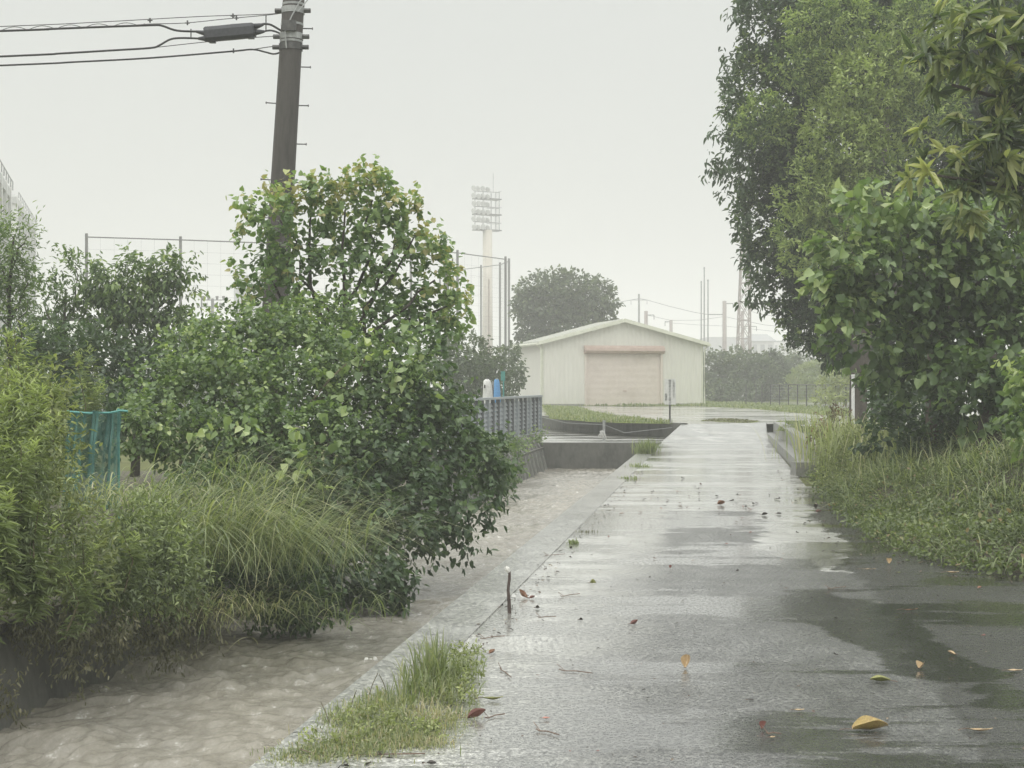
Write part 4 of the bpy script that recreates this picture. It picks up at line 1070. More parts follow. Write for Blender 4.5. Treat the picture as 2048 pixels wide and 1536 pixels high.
# loquat-like tree at top right, near
b = Vector((6.6, 14.6, .3))
bl = PB([(1960, 60, 13.3, 100, 80, .15), (1900, 160, 13.4, 60, 60, .1), (1985, 200, 13.5, 90, 80, .0), (1930, 330, 13.3, 75, 45, .12), (1880, 350, 13.2, 50, 35, .3), (2020, 330, 13.6, 80, 80, -.05), (2040, 100, 14, 100, 120, -.1), (1940, 260, 13.6, 60, 60, -.08), (2000, 400, 13.8, 60, 40, -.1), (2080, 250, 13.5, 90, 150, 0), (1870, 90, 13.6, 40, 40, .1), (1960, 0, 13.4, 70, 50, .1), (1960, 400, 13.4, 60, 30, .1), (1860, 300, 13.4, 30, 30, .2)])
cr = crown(bl, .20, .058, 14, 1.15, prof='lance', droop=.35, tl=.2, lump=.2, tint0=.50, tvar=.22, mode='rosette', back=.4, inner=.25, curl=-.28)
tree('loquat_tree', b, 'near tree with long pointed leaves in whorls at the upper right', 'tree', cr, 'leaf_loquat',
     [b, b+Vector((-.1, 0, 1.5)), b+Vector((-.4, -.2, 3)), b+Vector((-.9, -.5, 4.4))], .11, .04,
     [(b+Vector((-.1, 0, 2.0)), P(1925, 330, 13.4), .05, .018), (b+Vector((-.2, 0, 2.8)), P(1905, 170, 13.4), .045, .015), (b+Vector((-.3, 0, 3.4)), P(1960, 60, 13.4), .04, .015), (b+Vector((-.1, 0, 2.2)), P(1870, 350, 13.2), .04, .012)])

# broad-leaf tree in front of camphor
b = Vector(((1872-1024)/F*19, 19, .45))
bl = PB([(1760, 470, 17.5, 80, 60, .15), (1850, 460, 17.5, 90, 60, .15), (1950, 470, 17.5, 90, 70, .1), (1700, 540, 17.3, 70, 70, .18), (1690, 600, 17.3, 60, 50, .12), (1800, 560, 17.6, 100, 80, .02), (1920, 560, 17.8, 110, 80, .0), (2030, 540, 17.8, 70, 90, 0), (1740, 660, 17.6, 80, 60, .02), (1840, 660, 18, 90, 60, -.12), (1950, 660, 18, 100, 70, -.12), (2040, 670, 17.6, 60, 80, .0), (1760, 730, 18, 60, 40, .02), (1870, 400, 18, 60, 40, -.05), (1980, 740, 16.8, 70, 50, -.05), (2030, 790, 16.6, 50, 60, .05), (1900, 740, 17.4, 60, 45, -.08), (1680, 580, 17.3, 40, 60, .12), (1820, 740, 18.2, 50, 40, -.1), (1950, 820, 16.8, 50, 40, -.05)])
wh = PB([(1700, 410, 17.2, 20, 18, .3), (1655, 500, 17.1, 26, 14, .2), (1760, 400, 17.2, 25, 30, .2), (1735, 425, 17.2, 40, 25, .15), (1650, 575, 17, 30, 25, .25), (1680, 640, 17, 30, 30, .15), (1760, 370, 17.4, 14, 25, .1)])
cr = crown(bl, .12, .10, 8, 1.55, prof='heart', droop=.5, tl=.3, lump=.25, tint0=.40, back=.35, inner=.3, tvar=.2)+crown(wh, .15, .13, 7, 1.1, prof='heart', droop=.55, tl=.25, lump=.3, tint0=.45, back=.8, inner=.2, tvar=.2)
tree('broadleaf_tree', b, 'light green broad-leaved tree in front of the huge dark tree', 'tree', cr, 'leaf_mid',
     [b+Vector((0, 0, -.5)), b+Vector((-.02, 0, .6)), b+Vector((-.08, -.2, 1.4)), b+Vector((0, -.6, 2.6))], .15, .08,
     [(b+Vector((-.05, -.1, 1.0)), P(1690, 560, 17.5), .06, .02), (b+Vector((0, -.3, 1.6)), P(1960, 560, 17.8), .06, .02), (b+Vector((0, -.3, 1.8)), P(1800, 450, 17.6), .05, .02)], 'bark_tan')
# second trunk / mossy stump and dark shrub layer
b = Vector(((1985-1024)/F*17.2, 17.2, .45))
root = empty('old_tree', b, 'thick dark brown trunk at the right edge under the leaves', 'tree')
MB().tube([b+Vector((0, 0, -.4)), b+Vector((0, 0, .15)), b+Vector((.05, 0, .9)), b+Vector((.1, .1, 1.4))], [.30, .22, .17, .10], 14).build('trunk', 'bark', root, True)
bl = PB([(1790, 800, 19.5, 40, 45, -.05), (1780, 870, 18.5, 50, 50, -.1), (1940, 800, 18.5, 60, 60, -.12), (2020, 800, 17, 50, 60, 0), (1830, 850, 20, 40, 60, -.2), (1900, 890, 18.6, 70, 45, -.12), (2045, 900, 16, 40, 70, -.15), (1760, 780, 21, 30, 50, -.1), (1960, 900, 18.3, 60, 50, -.2), (1880, 760, 21, 60, 50, -.2)])
build_leaves('ivy_foliage', crown(bl, .085, .065, 9, 1.6, tl=.25, tint0=.36), 'leaf_dark', root)
bl = PB([(2038, 740, 13.5, 16, 40, .3), (2045, 850, 13.5, 14, 60, .2)])
root = empty('vine', P(2040, 900, 13.5), 'bright green vine leaves hanging at the right frame edge', 'vine')
build_leaves('foliage', crown(bl, .08, .075, 7, 1.3, prof='heart', tl=.2, tint0=.5, back=1), 'leaf_mid', root)

# ground cover bank right
BL = [(24.5, 1.75), (22, 1.45), (18.9, 1.42), (15.5, 1.45), (13.2, 1.55), (11.7, 1.75), (10.9, 2.2), (10.2, 3.2), (9.8, 5)]
def bank_s(x, y):
    u = x-.15*y
    edge = np.interp(y, [9, 9.8, 10.3, 10.9, 11.7, 13.2, 15.5, 18.9, 22, 26], [9, 5, 3.1, 2.25, 1.8, 1.55, 1.45, 1.42, 1.5, 1.8])
    return u-edge
def bank_z(x, y):
    s = bank_s(x, y); t = np.clip(s/2.1, 0, 1)
    lum = .12*np.sin(x*2.3+y)+.10*np.sin(y*1.7-x*1.1+2)+.07*np.sin(x*5.1+y*3.7)+.05*np.sin(x*8.3-y*5.1)
    return np.where(s > 0, (.05+.62*(t*t*(3-2*t))**.7+lum*np.clip(s*2, 0, 1)*.8), -.2)
def bank():
    nx, ny = 90, 120; x = np.linspace(2.8, 14, nx); y = np.linspace(9, 27, ny); X, Y = np.meshgrid(x, y)
    Z = bank_z(X, Y)-.12
    V = np.stack([X, Y, Z], -1).reshape(-1, 3); i = np.arange(ny-1)[:, None]*nx+np.arange(nx-1)[None]
    f = np.stack([i, i+1, i+nx+1, i+nx], -1).reshape(-1, 4)
    o = np_mesh('earth_bank', V, f, 'mud'); tag(o, kind='structure')
    n = 190000; u = RNG.random(n); y = 9.6+17*RNG.random(n)**1.25; x = 2.9+7.5*RNG.random(n)**1.1
    s = bank_s(x, y); k = (s > -.03+.1*RNG.normal(size=n)) & (x < .42*y+.6); x, y = x[k], y[k]; n = len(x)
    z = np.maximum(bank_z(x, y), .02)
    e = .05; gx = (bank_z(x+e, y)-bank_z(x-e, y))/(2*e); gy = (bank_z(x, y+e)-bank_z(x, y-e))/(2*e)
    nr = nrmz(np.stack([-np.clip(gx, -2, 2), -np.clip(gy, -2, 2), np.ones(n)], 1))
    cl = np.sin(x*2.7+y*1.3)*np.sin(y*1.9-x)
    pos = np.stack([x, y, z], 1)+nr*(RNG.random((n, 1))-.4)*.16+RNG.normal(size=(n, 3))*.015
    la = nrmz(RNG.normal(size=(n, 3))*.8+nr*.5+np.array([-.2, -.4, 0]))
    L = .042*(.6+.8*RNG.random(n)); t = .42+RNG.normal(size=n)*.17+cl*.14
    t = np.where(RNG.random(n) < .02, 1.0, np.minimum(t, .93))
    o = build_leaves('ground_cover', [leaf_arrays(pos, la, nrmz(nr+RNG.normal(size=(n, 3))*.5), L, L*.62, t)], 'leaf_cover')
    tag(o, 'low tangled ground cover bank along the right side of the road', kind='stuff')
    # trailing long grass in the bank
    n = 9000; y = 9.9+15*RNG.random(n)**1.2; x = 3.2+6*RNG.random(n); s = bank_s(x, y); k = (s > 0) & (x < .42*y+.5); x, y = x[k], y[k]; n = len(x)
    pos = np.stack([x, y, bank_z(x, y)-.05], 1)
    cl = np.sin(x*1.3+y*.9) > .1; 
    o = blade_obj('long_grass', [blades(pos, math.pi+RNG.normal(size=n)*1.0, (.30+.40*RNG.random(n))*np.where(cl, 1, .55), .6+.4*RNG.random(n), .005+.005*RNG.random(n), .45+RNG.normal(size=n)*.2, seg=6)], 'blade')
    tag(o, 'arching grass blades trailing out of the right bank', kind='stuff')
bank()
for i_, (u_, y_, n_, L_g, lb) in enumerate(((1.9, 21.5, 420, .62, 'tall pale grass clump at the far end of the right bank'), (2.1, 18.5, 420, .6, 'tall pale grass clump in the far middle of the right bank'), (2.6, 16.2, 380, .6, 'tall grass clump halfway along the right bank'), (2.9, 14.0, 340, .55, 'shaggy grass clump on the near half of the right bank'), (2.9, 12.6, 300, .5, 'shaggy grass clump nearest the camera on the right bank'), (3.6, 16.8, 420, .75, 'tall weedy grass at the foot of the broad-leaved tree'), (3.8, 14.4, 400, .75, 'tall weedy grass on the bank at the right frame edge'))):
    x_ = UX(u_, y_); z_ = float(bank_z(np.array([x_]), np.array([y_]))[0]); c_ = Vector((x_, y_, z_))
    root = empty('grass_tuft', c_, lb, 'grass tuft')
    pos = np.array(c_)+RNG.normal(size=(n_, 3))*np.array([.35, .75, 0]); pos[:, 2] = bank_z(pos[:, 0], pos[:, 1])-.04; pos = pos[bank_s(pos[:, 0], pos[:, 1]) > .05]; m_ = len(pos)
    blade_obj('blade', [blades(pos, RNG.random(m_)*6.28, L_g*(.4+.7*RNG.random(m_)), .25+.6*RNG.random(m_), .006+.005*RNG.random(m_), .55+RNG.normal(size=m_)*.2, seg=7)], 'blade', root)['kind'] = 'stuff'
# soft light-green weeds at bank's far tip
bl = PB([(1668, 930, 21, 28, 45, .1), (1700, 900, 21.5, 35, 40, .0), (1660, 880, 22.5, 20, 25, -.1), (1690, 960, 19.5, 45, 35, .05), (1740, 900, 20.5, 35, 45, -.05)])
root = empty('weed_clump', G(1670, 960, .1), 'soft light green weed clump at the far tip of the right bank', 'weeds')
build_leaves('foliage', crown(bl, .06, .022, 9, 1.1, prof='lance', tl=.25, tint0=.42, droop=.0, up=1.5, back=.5), 'leaf_olive', root)
bl = PB([(1645, 872, 22.5, 18, 25, .2), (1660, 850, 23, 25, 25, 0), (1690, 855, 24, 30, 28, 0)])
root = empty('weed_clump', G(1650, 890, .2), 'reddish dry weed clump beside the end of the stepped wall', 'weeds')
build_leaves('foliage', crown(bl, .06, .03, 8, .7, tl=.25, tint0=.5, back=1), 'leaf_red', root)
n = 500; pos = np.stack([RNG.normal(5.25, .35, n), RNG.normal(22, 1.2, n), np.full(n, .2)], 1)
root = empty('grass_tuft', (5.25, 22, .2), 'feathery pale grass stalks standing behind the right bank tip', 'grass tuft')
blade_obj('blade', [blades(pos, RNG.random(n)*6.28, .75+.4*RNG.random(n), .15+.3*RNG.random(n), .012+.005*RNG.random(n), .75+RNG.normal(size=n)*.15)], 'blade', root)['kind'] = 'stuff'

# ---------------------------------------------------------------- LEFT
# leafy tree (triangular leaves) beside pole
b = Vector(((650-1024)/F*17.6, 17.6, 0))
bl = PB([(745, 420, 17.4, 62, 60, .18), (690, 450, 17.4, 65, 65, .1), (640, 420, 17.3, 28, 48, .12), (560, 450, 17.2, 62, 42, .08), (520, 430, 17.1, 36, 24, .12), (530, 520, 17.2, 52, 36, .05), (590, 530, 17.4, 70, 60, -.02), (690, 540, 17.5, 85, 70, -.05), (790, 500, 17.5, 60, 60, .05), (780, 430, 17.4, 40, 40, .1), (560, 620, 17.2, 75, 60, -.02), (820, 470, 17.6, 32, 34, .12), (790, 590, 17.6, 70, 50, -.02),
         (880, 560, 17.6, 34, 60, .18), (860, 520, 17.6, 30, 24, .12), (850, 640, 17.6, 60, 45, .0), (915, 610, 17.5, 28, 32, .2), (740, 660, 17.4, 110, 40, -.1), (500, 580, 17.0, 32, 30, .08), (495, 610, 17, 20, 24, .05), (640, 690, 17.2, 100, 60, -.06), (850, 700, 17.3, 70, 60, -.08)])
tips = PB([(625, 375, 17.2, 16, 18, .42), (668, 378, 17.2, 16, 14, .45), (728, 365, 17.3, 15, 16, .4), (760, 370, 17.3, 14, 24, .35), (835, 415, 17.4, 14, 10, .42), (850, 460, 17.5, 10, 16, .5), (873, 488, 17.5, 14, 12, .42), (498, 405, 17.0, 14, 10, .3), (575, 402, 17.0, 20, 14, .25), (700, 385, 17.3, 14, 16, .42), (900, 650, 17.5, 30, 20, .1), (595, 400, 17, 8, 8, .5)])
bl = [(c, tuple(x*.86 for x in r), t+.05) for c, r, t in bl]
shoots = PB([(x, y, 17.3, 9, 26, .3) for x, y in ((622, 385), (655, 372), (690, 378), (722, 362), (758, 358), (775, 385), (800, 415), (838, 418), (500, 412), (560, 405), (575, 395), (480, 470), (476, 560), (885, 500), (905, 560), (855, 470), (930, 615), (640, 395), (740, 372), (530, 400))])
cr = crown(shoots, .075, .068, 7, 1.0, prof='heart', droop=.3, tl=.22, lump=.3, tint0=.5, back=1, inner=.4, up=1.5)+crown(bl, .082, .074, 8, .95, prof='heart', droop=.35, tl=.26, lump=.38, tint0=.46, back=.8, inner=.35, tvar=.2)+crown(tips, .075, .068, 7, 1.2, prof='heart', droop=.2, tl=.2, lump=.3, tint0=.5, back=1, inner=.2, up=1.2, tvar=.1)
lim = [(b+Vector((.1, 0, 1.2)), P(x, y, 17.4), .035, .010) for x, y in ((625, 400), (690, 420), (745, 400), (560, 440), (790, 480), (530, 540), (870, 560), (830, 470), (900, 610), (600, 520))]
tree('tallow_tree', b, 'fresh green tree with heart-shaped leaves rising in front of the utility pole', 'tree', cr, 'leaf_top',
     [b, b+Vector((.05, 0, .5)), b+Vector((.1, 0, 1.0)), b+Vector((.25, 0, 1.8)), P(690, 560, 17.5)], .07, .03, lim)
# main bright mass (vine-covered shrub)
b = Vector((-3.1, 14.5, 0))
bl = PB([(470, 690, 15.5, 90, 60, .08), (560, 700, 15.5, 100, 70, .02), (400, 720, 15.2, 70, 60, .08), (330, 790, 14.5, 70, 70, .06), (450, 790, 14.6, 100, 80, .0), (570, 800, 14.8, 100, 80, .0), (690, 760, 15.2, 90, 80, -.02), (800, 760, 15.3, 60, 80, .0), (400, 880, 13.8, 90, 70, -.03), (520, 900, 14, 100, 80, -.08), (640, 900, 14.2, 90, 80, -.10), (740, 870, 14.8, 80, 80, -.08), (300, 860, 13.5, 50, 60, .06), (610, 650, 16, 80, 40, .03)])
root = empty('vine_shrub', b, 'wide bright green vine-covered shrub below the leafy tree', 'shrub')
VS = (crown(bl, .052, .040, 10, 1.45, prof='trefoil', tl=.22, lump=.25, tint0=.44, back=.3, inner=.25, droop=.3, tvar=.19))
big = PB([(420, 840, 13.2, 60, 20, .3), (600, 905, 13.2, 50, 40, .25), (590, 940, 13.2, 40, 20, .3), (700, 720, 14.4, 80, 40, .2), (380, 700, 14.6, 60, 30, .2), (820, 730, 14.6, 40, 60, .25), (480, 860, 13.2, 60, 40, .25), (640, 830, 13.8, 80, 40, .15), (790, 700, 14.8, 60, 50, .2)])
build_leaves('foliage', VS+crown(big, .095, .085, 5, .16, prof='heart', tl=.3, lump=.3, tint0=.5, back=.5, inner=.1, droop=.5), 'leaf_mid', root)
st = MB()
for q in range(9): 
    e = P(random.uniform(350, 780), random.uniform(700, 850), 14.8); pts = limb_path(b+Vector((random.uniform(-.6, .9), random.uniform(-.5, .8), -.1)), e); st.tube(pts, [.03-.022*i/(len(pts)-1) for i in range(len(pts))], 5)
st.build('stem', 'stem', root)
# dark mass overhanging the canal
b = Vector((-2.0, 15.2, 0))
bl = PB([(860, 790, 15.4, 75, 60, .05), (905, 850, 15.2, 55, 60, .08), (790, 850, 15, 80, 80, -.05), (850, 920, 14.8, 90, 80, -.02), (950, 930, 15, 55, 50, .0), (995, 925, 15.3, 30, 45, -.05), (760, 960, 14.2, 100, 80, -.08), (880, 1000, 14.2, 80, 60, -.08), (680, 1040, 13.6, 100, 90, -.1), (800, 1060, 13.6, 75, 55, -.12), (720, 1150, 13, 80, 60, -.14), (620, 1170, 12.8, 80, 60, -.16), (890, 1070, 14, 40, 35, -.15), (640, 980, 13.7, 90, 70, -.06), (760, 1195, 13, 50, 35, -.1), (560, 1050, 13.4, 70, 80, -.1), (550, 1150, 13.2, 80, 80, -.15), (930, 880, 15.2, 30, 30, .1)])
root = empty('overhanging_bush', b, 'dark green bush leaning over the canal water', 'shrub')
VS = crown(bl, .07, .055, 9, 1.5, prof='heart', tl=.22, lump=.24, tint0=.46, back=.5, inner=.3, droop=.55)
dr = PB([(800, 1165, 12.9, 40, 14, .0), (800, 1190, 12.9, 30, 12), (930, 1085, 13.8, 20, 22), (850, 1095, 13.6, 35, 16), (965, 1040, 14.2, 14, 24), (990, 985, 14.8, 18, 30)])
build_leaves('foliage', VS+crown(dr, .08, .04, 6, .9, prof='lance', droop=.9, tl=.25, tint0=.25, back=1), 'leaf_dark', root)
st = MB()
for q in range(8):
    e = P(random.uniform(600, 960), random.uniform(850, 1100), 14.6); pts = limb_path(b+Vector((random.uniform(-.6, .3), random.uniform(-.5, .5), -.1)), e); st.tube(pts, [.03-.022*i/(len(pts)-1) for i in range(len(pts))], 5)
st.build('stem', 'bark', root)
# weeds on the far revetment under the louvre fence
bl = PB([(1010, 935, 26, 35, 35, -.05), (960, 900, 25, 40, 30, 0), (1040, 885, 31, 26, 12, .1), (1075, 875, 34, 14, 14, .2), (1020, 890, 29, 25, 14, .1), (990, 960, 24.5, 25, 40, -.1)])
root = empty('weed_clump', P(1030, 900, 30), 'weeds growing along the ledge under the grey fence', 'weeds')
build_leaves('foliage', crown(bl, .07, .035, 8, .8, tl=.25, tint0=.42, back=1), 'leaf_mid', root)
# small trees and dark bushes further back left
b = Vector(((270-1024)/F*22.5, 22.5, 0))
bl = PB([(300, 540, 22, 55, 38, .12), (350, 545, 22, 40, 35, .05), (345, 590, 22, 45, 45, -.02), (230, 570, 22, 60, 40, .08), (280, 610, 22, 60, 45, .04), (215, 620, 22, 50, 50, -.05), (250, 670, 22, 70, 50, -.1), (330, 670, 22, 55, 45, -.12), (195, 560, 22, 25, 30, .1), (390, 670, 21.5, 30, 35, .0)])
tree('mallet_tree', b, 'small dark green tree in front of the left net posts', 'tree', crown(bl, .11, .05, 8, 1.2, prof='lance', droop=.8, tl=.3, lump=.3, tint0=.38, back=.6, inner=.3, tvar=.2), 'leaf_mid',
     [b, b+Vector((.05, 0, 1.2)), b+Vector((.1, 0, 2.2))], .08, .04, [(b+Vector((0, 0, 1.5)), P(x, y, 22), .04, .012) for x, y in ((300, 540), (350, 580), (220, 590), (260, 640))])
bl = PB([(80, 720, 20, 110, 60, -.05), (200, 760, 20, 90, 80, -.12), (320, 740, 20.5, 90, 60, -.12), (60, 790, 18, 100, 60, -.12), (230, 830, 17, 100, 50, -.15), (120, 700, 21, 60, 30, .0), (180, 720, 20.5, 60, 40, -.05), (120, 850, 16, 120, 60, -.15), (20, 850, 15, 100, 80, -.15)])
root = empty('shrub', Vector((-6, 20, 0)), 'dark shrub mass in front of the white-roofed shelter', 'shrub')
build_leaves('foliage', crown(bl, .09, .05, 9, 1.35, tl=.3, lump=.3, tint0=.38, back=.35, inner=.35), 'leaf_dark', root)
b = Vector(((18-1024)/F*18, 18, 0))
bl = PB([(25, 500, 18, 40, 50, .1), (15, 560, 18, 50, 50, .0), (30, 620, 18, 45, 50, 0), (5, 460, 18, 25, 30, .15), (-30, 560, 18, 60, 120, 0)])
tree('slender_tree', b, 'slender airy tree at the left frame edge before the school', 'tree', crown(bl, .075, .022, 9, .55, prof='lance', droop=.1, tl=.35, lump=.35, tint0=.42, back=1, inner=.4), 'leaf_mid',
     [b, b+Vector((.02, 0, 1.5)), b+Vector((.0, 0, 2.6)), b+Vector((.06, 0, 3.4))], .05, .012, [(b+Vector((0, 0, 1.5+.35*i)), P(20+(-1)**i*35, 600-32*i, 18), .015, .004) for i in range(5)])
b = Vector(((125-1024)/F*22, 22, 0))
bl = PB([(90, 560, 22, 30, 30, 0), (150, 545, 22, 30, 30, .05), (135, 520, 22, 26, 12, .1), (110, 600, 22, 50, 35, -.05), (150, 610, 22, 40, 30, -.05), (120, 650, 22, 60, 40, -.1)])
tree('slender_tree', b, 'thin grey-green treetop between the school and the net posts', 'tree', crown(bl, .10, .04, 7, .5, prof='lance', droop=.6, tl=.3, lump=.4, tint0=.36, back=1, inner=.3), 'leaf_mid',
     [b, b+Vector((0, 0, 1.6)), b+Vector((.05, 0, 3.0))], .05, .015, [(b+Vector((0, 0, 1.8)), P(150, 530, 22), .02, .005), (b+Vector((0, 0, 1.6)), P(90, 560, 22), .02, .005)])

# spire weeds (goldenrod-like), each one a plant
def spire(px, ytop, d, hgt, label, w=.08, lean=0):
    top = P(px, ytop, d); h = hgt; base = Vector((top.x-lean, top.y+random.uniform(-.1, .1), top.z-h))
    root = empty('goldenrod', base, label, 'plant', 'tall feathery weeds on the left bank')
    n = int(900*h); t = RNG.random(n)**.85
    ax = np.array(base)+(np.array(top)-np.array(base))*t[:, None]
    bend = (np.sin(t*math.pi)[:, None]*np.array([RNG.normal()*.09, RNG.normal()*.07, 0])+(t**3)[:, None]*np.array([RNG.normal()*.07, 0, -.02])); ax = ax+bend
    # side shoots on the upper half
    ns = RNG.integers(2, 6); sid = RNG.integers(0, ns+3, n); sa = RNG.random(ns+3)*6.283; so_ = RNG.random(n)*.16*(sid < ns)
    ax = ax+np.stack([np.cos(sa[sid])*so_, np.sin(sa[sid])*so_, so_*.9-.05*(sid < ns)], 1)*(.3+t[:, None])
    az = RNG.random(n)*6.283; upk = np.clip((t-.80)/.2, 0, 1)
    la = np.stack([np.cos(az), np.sin(az), .15+1.5*upk+RNG.normal(size=n)*.25], 1)
    L = w*(1.05-.55*t**3)*(.45+.9*RNG.random(n))*RNG.uniform(.8, 1.25); 
    v, ti = leaf_arrays(ax+RNG.normal(size=(n, 3))*.01, la, np.tile([0, 0, 1.0], (n, 1))+RNG.normal(size=(n, 3))*.3, L, L*.16, .30+.25*t+.45*upk+RNG.normal(size=n)*.10, 'lance', fold=.1, curl=-.35)
    build_leaves('leaf', [(v, ti)], 'leaf_spire', root)['kind'] = 'stuff'
    MB().tube([base, base.lerp(top, .5)+Vector((bend[:, 0].mean(), bend[:, 1].mean(), 0)), top], [.007, .005, .002], 5).build('stem', 'stem', root)
SP = [(28, 660, 9.6, 1.1, 'tallest feathery weed at the left frame edge'), (15, 735, 8.8, 1.0, 'feathery weed below the tallest one at the left frame edge'), (62, 770, 8.6, .95, 'feathery weed with bright tip left of the turquoise net'),
      (148, 700, 13.6, 1.1, 'feathery weed standing just above the turquoise net rope'), (100, 765, 9.8, .8, 'feathery weed between the frame edge and the net'), (72, 850, 8.4, .7, 'bushy weed directly left of the turquoise net'),
      (0, 850, 8.0, .8, 'low bushy weed at the left frame edge, mid height'), (42, 880, 8.0, .7, 'yellow-green weed in the middle of the left clump'), (20, 980, 7.8, .6, 'low feathery weed near the bottom of the left clump'),
      (80, 1000, 8.0, .5, 'low feathery weed right of the bottom left clump'), (-30, 780, 8.6, 1.1, 'feathery weed half cut by the left frame edge'), (60, 1080, 8.0, .45, 'lowest feathery weed above the canal wall'),
      (165, 1085, 8.6, .4, 'small feathery weed under the turquoise net'), (245, 1065, 9.2, .4, 'feathery weed right below the net'), (-10, 1100, 7.7, .5, 'low weed at the frame edge above the canal wall'), (130, 1140, 8.3, .4, 'small weed hanging over the canal wall'),
      (195, 770, 14.2, .9, 'feathery weed behind the turquoise net, right of the taller one'), (115, 800, 13.2, .8, 'feathery weed just left of the net top rope')]
for q_ in SP: spire(*q_)
# bushy weeds filling behind spires
def weedy(name, bl, label, mat='leaf_olive', L=.055, W=.022, cover=1.1, **k):
    bb = PB(bl); c = sum((Vector(x[0]) for x in bb), Vector())/len(bb); c.z = -.02
    root = empty(name, c, label, 'weeds')
    build_leaves('foliage', crown(bb, L, W, 9, cover, tl=.2, back=.5, **k), mat, root); return root
weedy('weed_mass', [(30, 900, 9.2, 110, 110, .1), (60, 1040, 8.8, 110, 100, .0), (20, 1150, 8.8, 90, 60, -.1), (130, 1120, 9, 90, 80, -.05), (50, 800, 10, 90, 60, .1)], 'yellow-green weed mass under the feathery stems at the left', prof='lance', tint0=.36, droop=.1, up=1)
weedy('weed_tangle', [(20, 790, 8.9, 60, 60, .2), (70, 860, 8.5, 60, 60, .15), (20, 930, 8.2, 70, 60, .1), (90, 960, 8.5, 50, 60, .1), (50, 1040, 8.1, 80, 60, .05), (110, 1080, 8.5, 60, 60, .0), (10, 1120, 7.9, 60, 60, .0)], 'mixed leafy tangle woven between the feathery stems at the left', mat='leaf_spire', L=.045, W=.013, cover=.5, prof='lance', tint0=.30, droop=.4)
weedy('weed_mass', [(250, 1075, 10, 80, 60, .12), (210, 1130, 9.6, 90, 60, .05), (320, 1090, 10, 70, 70, .1), (300, 1160, 9.8, 90, 60, .0), (190, 1180, 9.4, 80, 40, -.1), (360, 1160, 10.2, 60, 50, .1), (290, 1030, 10.4, 50, 35, .15)], 'pale green mixed weeds under the turquoise net', mat='leaf_spire', L=.05, W=.018, tint0=.30, prof='lance', droop=.2)
weedy('hanging_weeds', [(60, 1262, 8.9, 110, 22, .0, .12), (170, 1262, 9.2, 90, 25, .0, .12), (290, 1262, 9.8, 80, 30, .0, .12), (400, 1240, 10.4, 60, 30, .1, .12), (150, 1330, 9.0, 22, 55, .1, .06), (15, 1400, 8.5, 22, 40, .3, .06), (230, 1300, 9.4, 20, 40, .1, .06), (330, 1300, 9.8, 30, 30, 0, .08)], 'dull dry weeds hanging down the dark canal wall', mat='blade_dry', L=.038, W=.014, tint0=.4, droop=1.2, cover=.9)
weedy('weed_mass', [(480, 1120, 11.9, 110, 80, -.1), (420, 1020, 12.3, 100, 70, -.05), (560, 1180, 11.9, 80, 60, -.15), (380, 1180, 11.2, 80, 50, -.1), (600, 1225, 11.8, 80, 30, -.2)], 'dark green weeds under the arching grass', mat='leaf_dark', L=.06, W=.03, tint0=.45, droop=.4)
# bank soil strip under left vegetation
sheet('bank_soil', [(UX(UL-.12, -6), -6, .01), (UX(UL-.12, 24), 24, .01), (UX(UL-6, 24), 24, .01), (UX(UL-6, -6), -6, .01)], 'mud')

# silver grass arching over the bank
def silver(px, py, d, n, Lm, label, spread=.25, azm=-.3, azs=1.4, W=.011, tint=.5, stalk=0):
    b = P(px, py, d); root = empty('silver_grass', b, label, 'grass clump', 'arching silver grass clumps on the left bank')
    pos = np.array(b)+RNG.normal(size=(n, 3))*np.array([spread*1.5, spread*.9, .06])
    bl = blades(pos, azm+RNG.normal(size=n)*azs, Lm*(.55+.6*RNG.random(n)), .55+.45*RNG.random(n), W*(.6+.7*RNG.random(n)), tint+RNG.normal(size=n)*.22, seg=9, droop=1.15)
    blade_obj('blade', [bl], 'blade', root)['kind'] = 'stuff'
    if stalk:
        pos = np.array(b)+RNG.normal(size=(stalk, 3))*np.array([spread*1.5, spread*.9, .06])
        st = blades(pos, azm+RNG.normal(size=stalk)*.5, Lm*(.9+.45*RNG.random(stalk)), .7+.28*RNG.random(stalk), np.full(stalk, .0055), .8+RNG.normal(size=stalk)*.1, seg=12)
        blade_obj('stalk', [st], 'blade', root)['kind'] = 'stuff'
silver(440, 1120, 11.0, 420, 1.25, 'largest arching grass clump leaning to the water', .26, azm=-.15, azs=.8, W=.008, stalk=60)
silver(370, 1080, 11.4, 260, 1.0, 'arching grass clump behind the largest one', .22, azm=.0, azs=1.0, W=.008, stalk=20)
silver(520, 1130, 11.4, 320, 1.15, 'arching grass clump nearest the dark bush', .26, azm=-.2, azs=.9, W=.008, stalk=50)
silver(310, 1020, 11.8, 200, .6, 'upright grass clump right of the turquoise net', .2, azs=2, W=.009)
silver(450, 1010, 12.2, 240, 1.0, 'arching grass clump in front of the vine shrub', .3, azm=-.1, azs=1.0, W=.008, stalk=36)
silver(560, 1235, 11.2, 160, .45, 'short grass clump at the waterline', .3, tint=.35)
silver(190, 1010, 10.9, 130, .42, 'thin grass clump in front of the turquoise net', .16, azs=2, tint=.7, W=.008)
silver(400, 1230, 10.6, 260, .5, 'dry grass clump over the canal wall edge', .25, tint=.85, azm=-.5, W=.006)

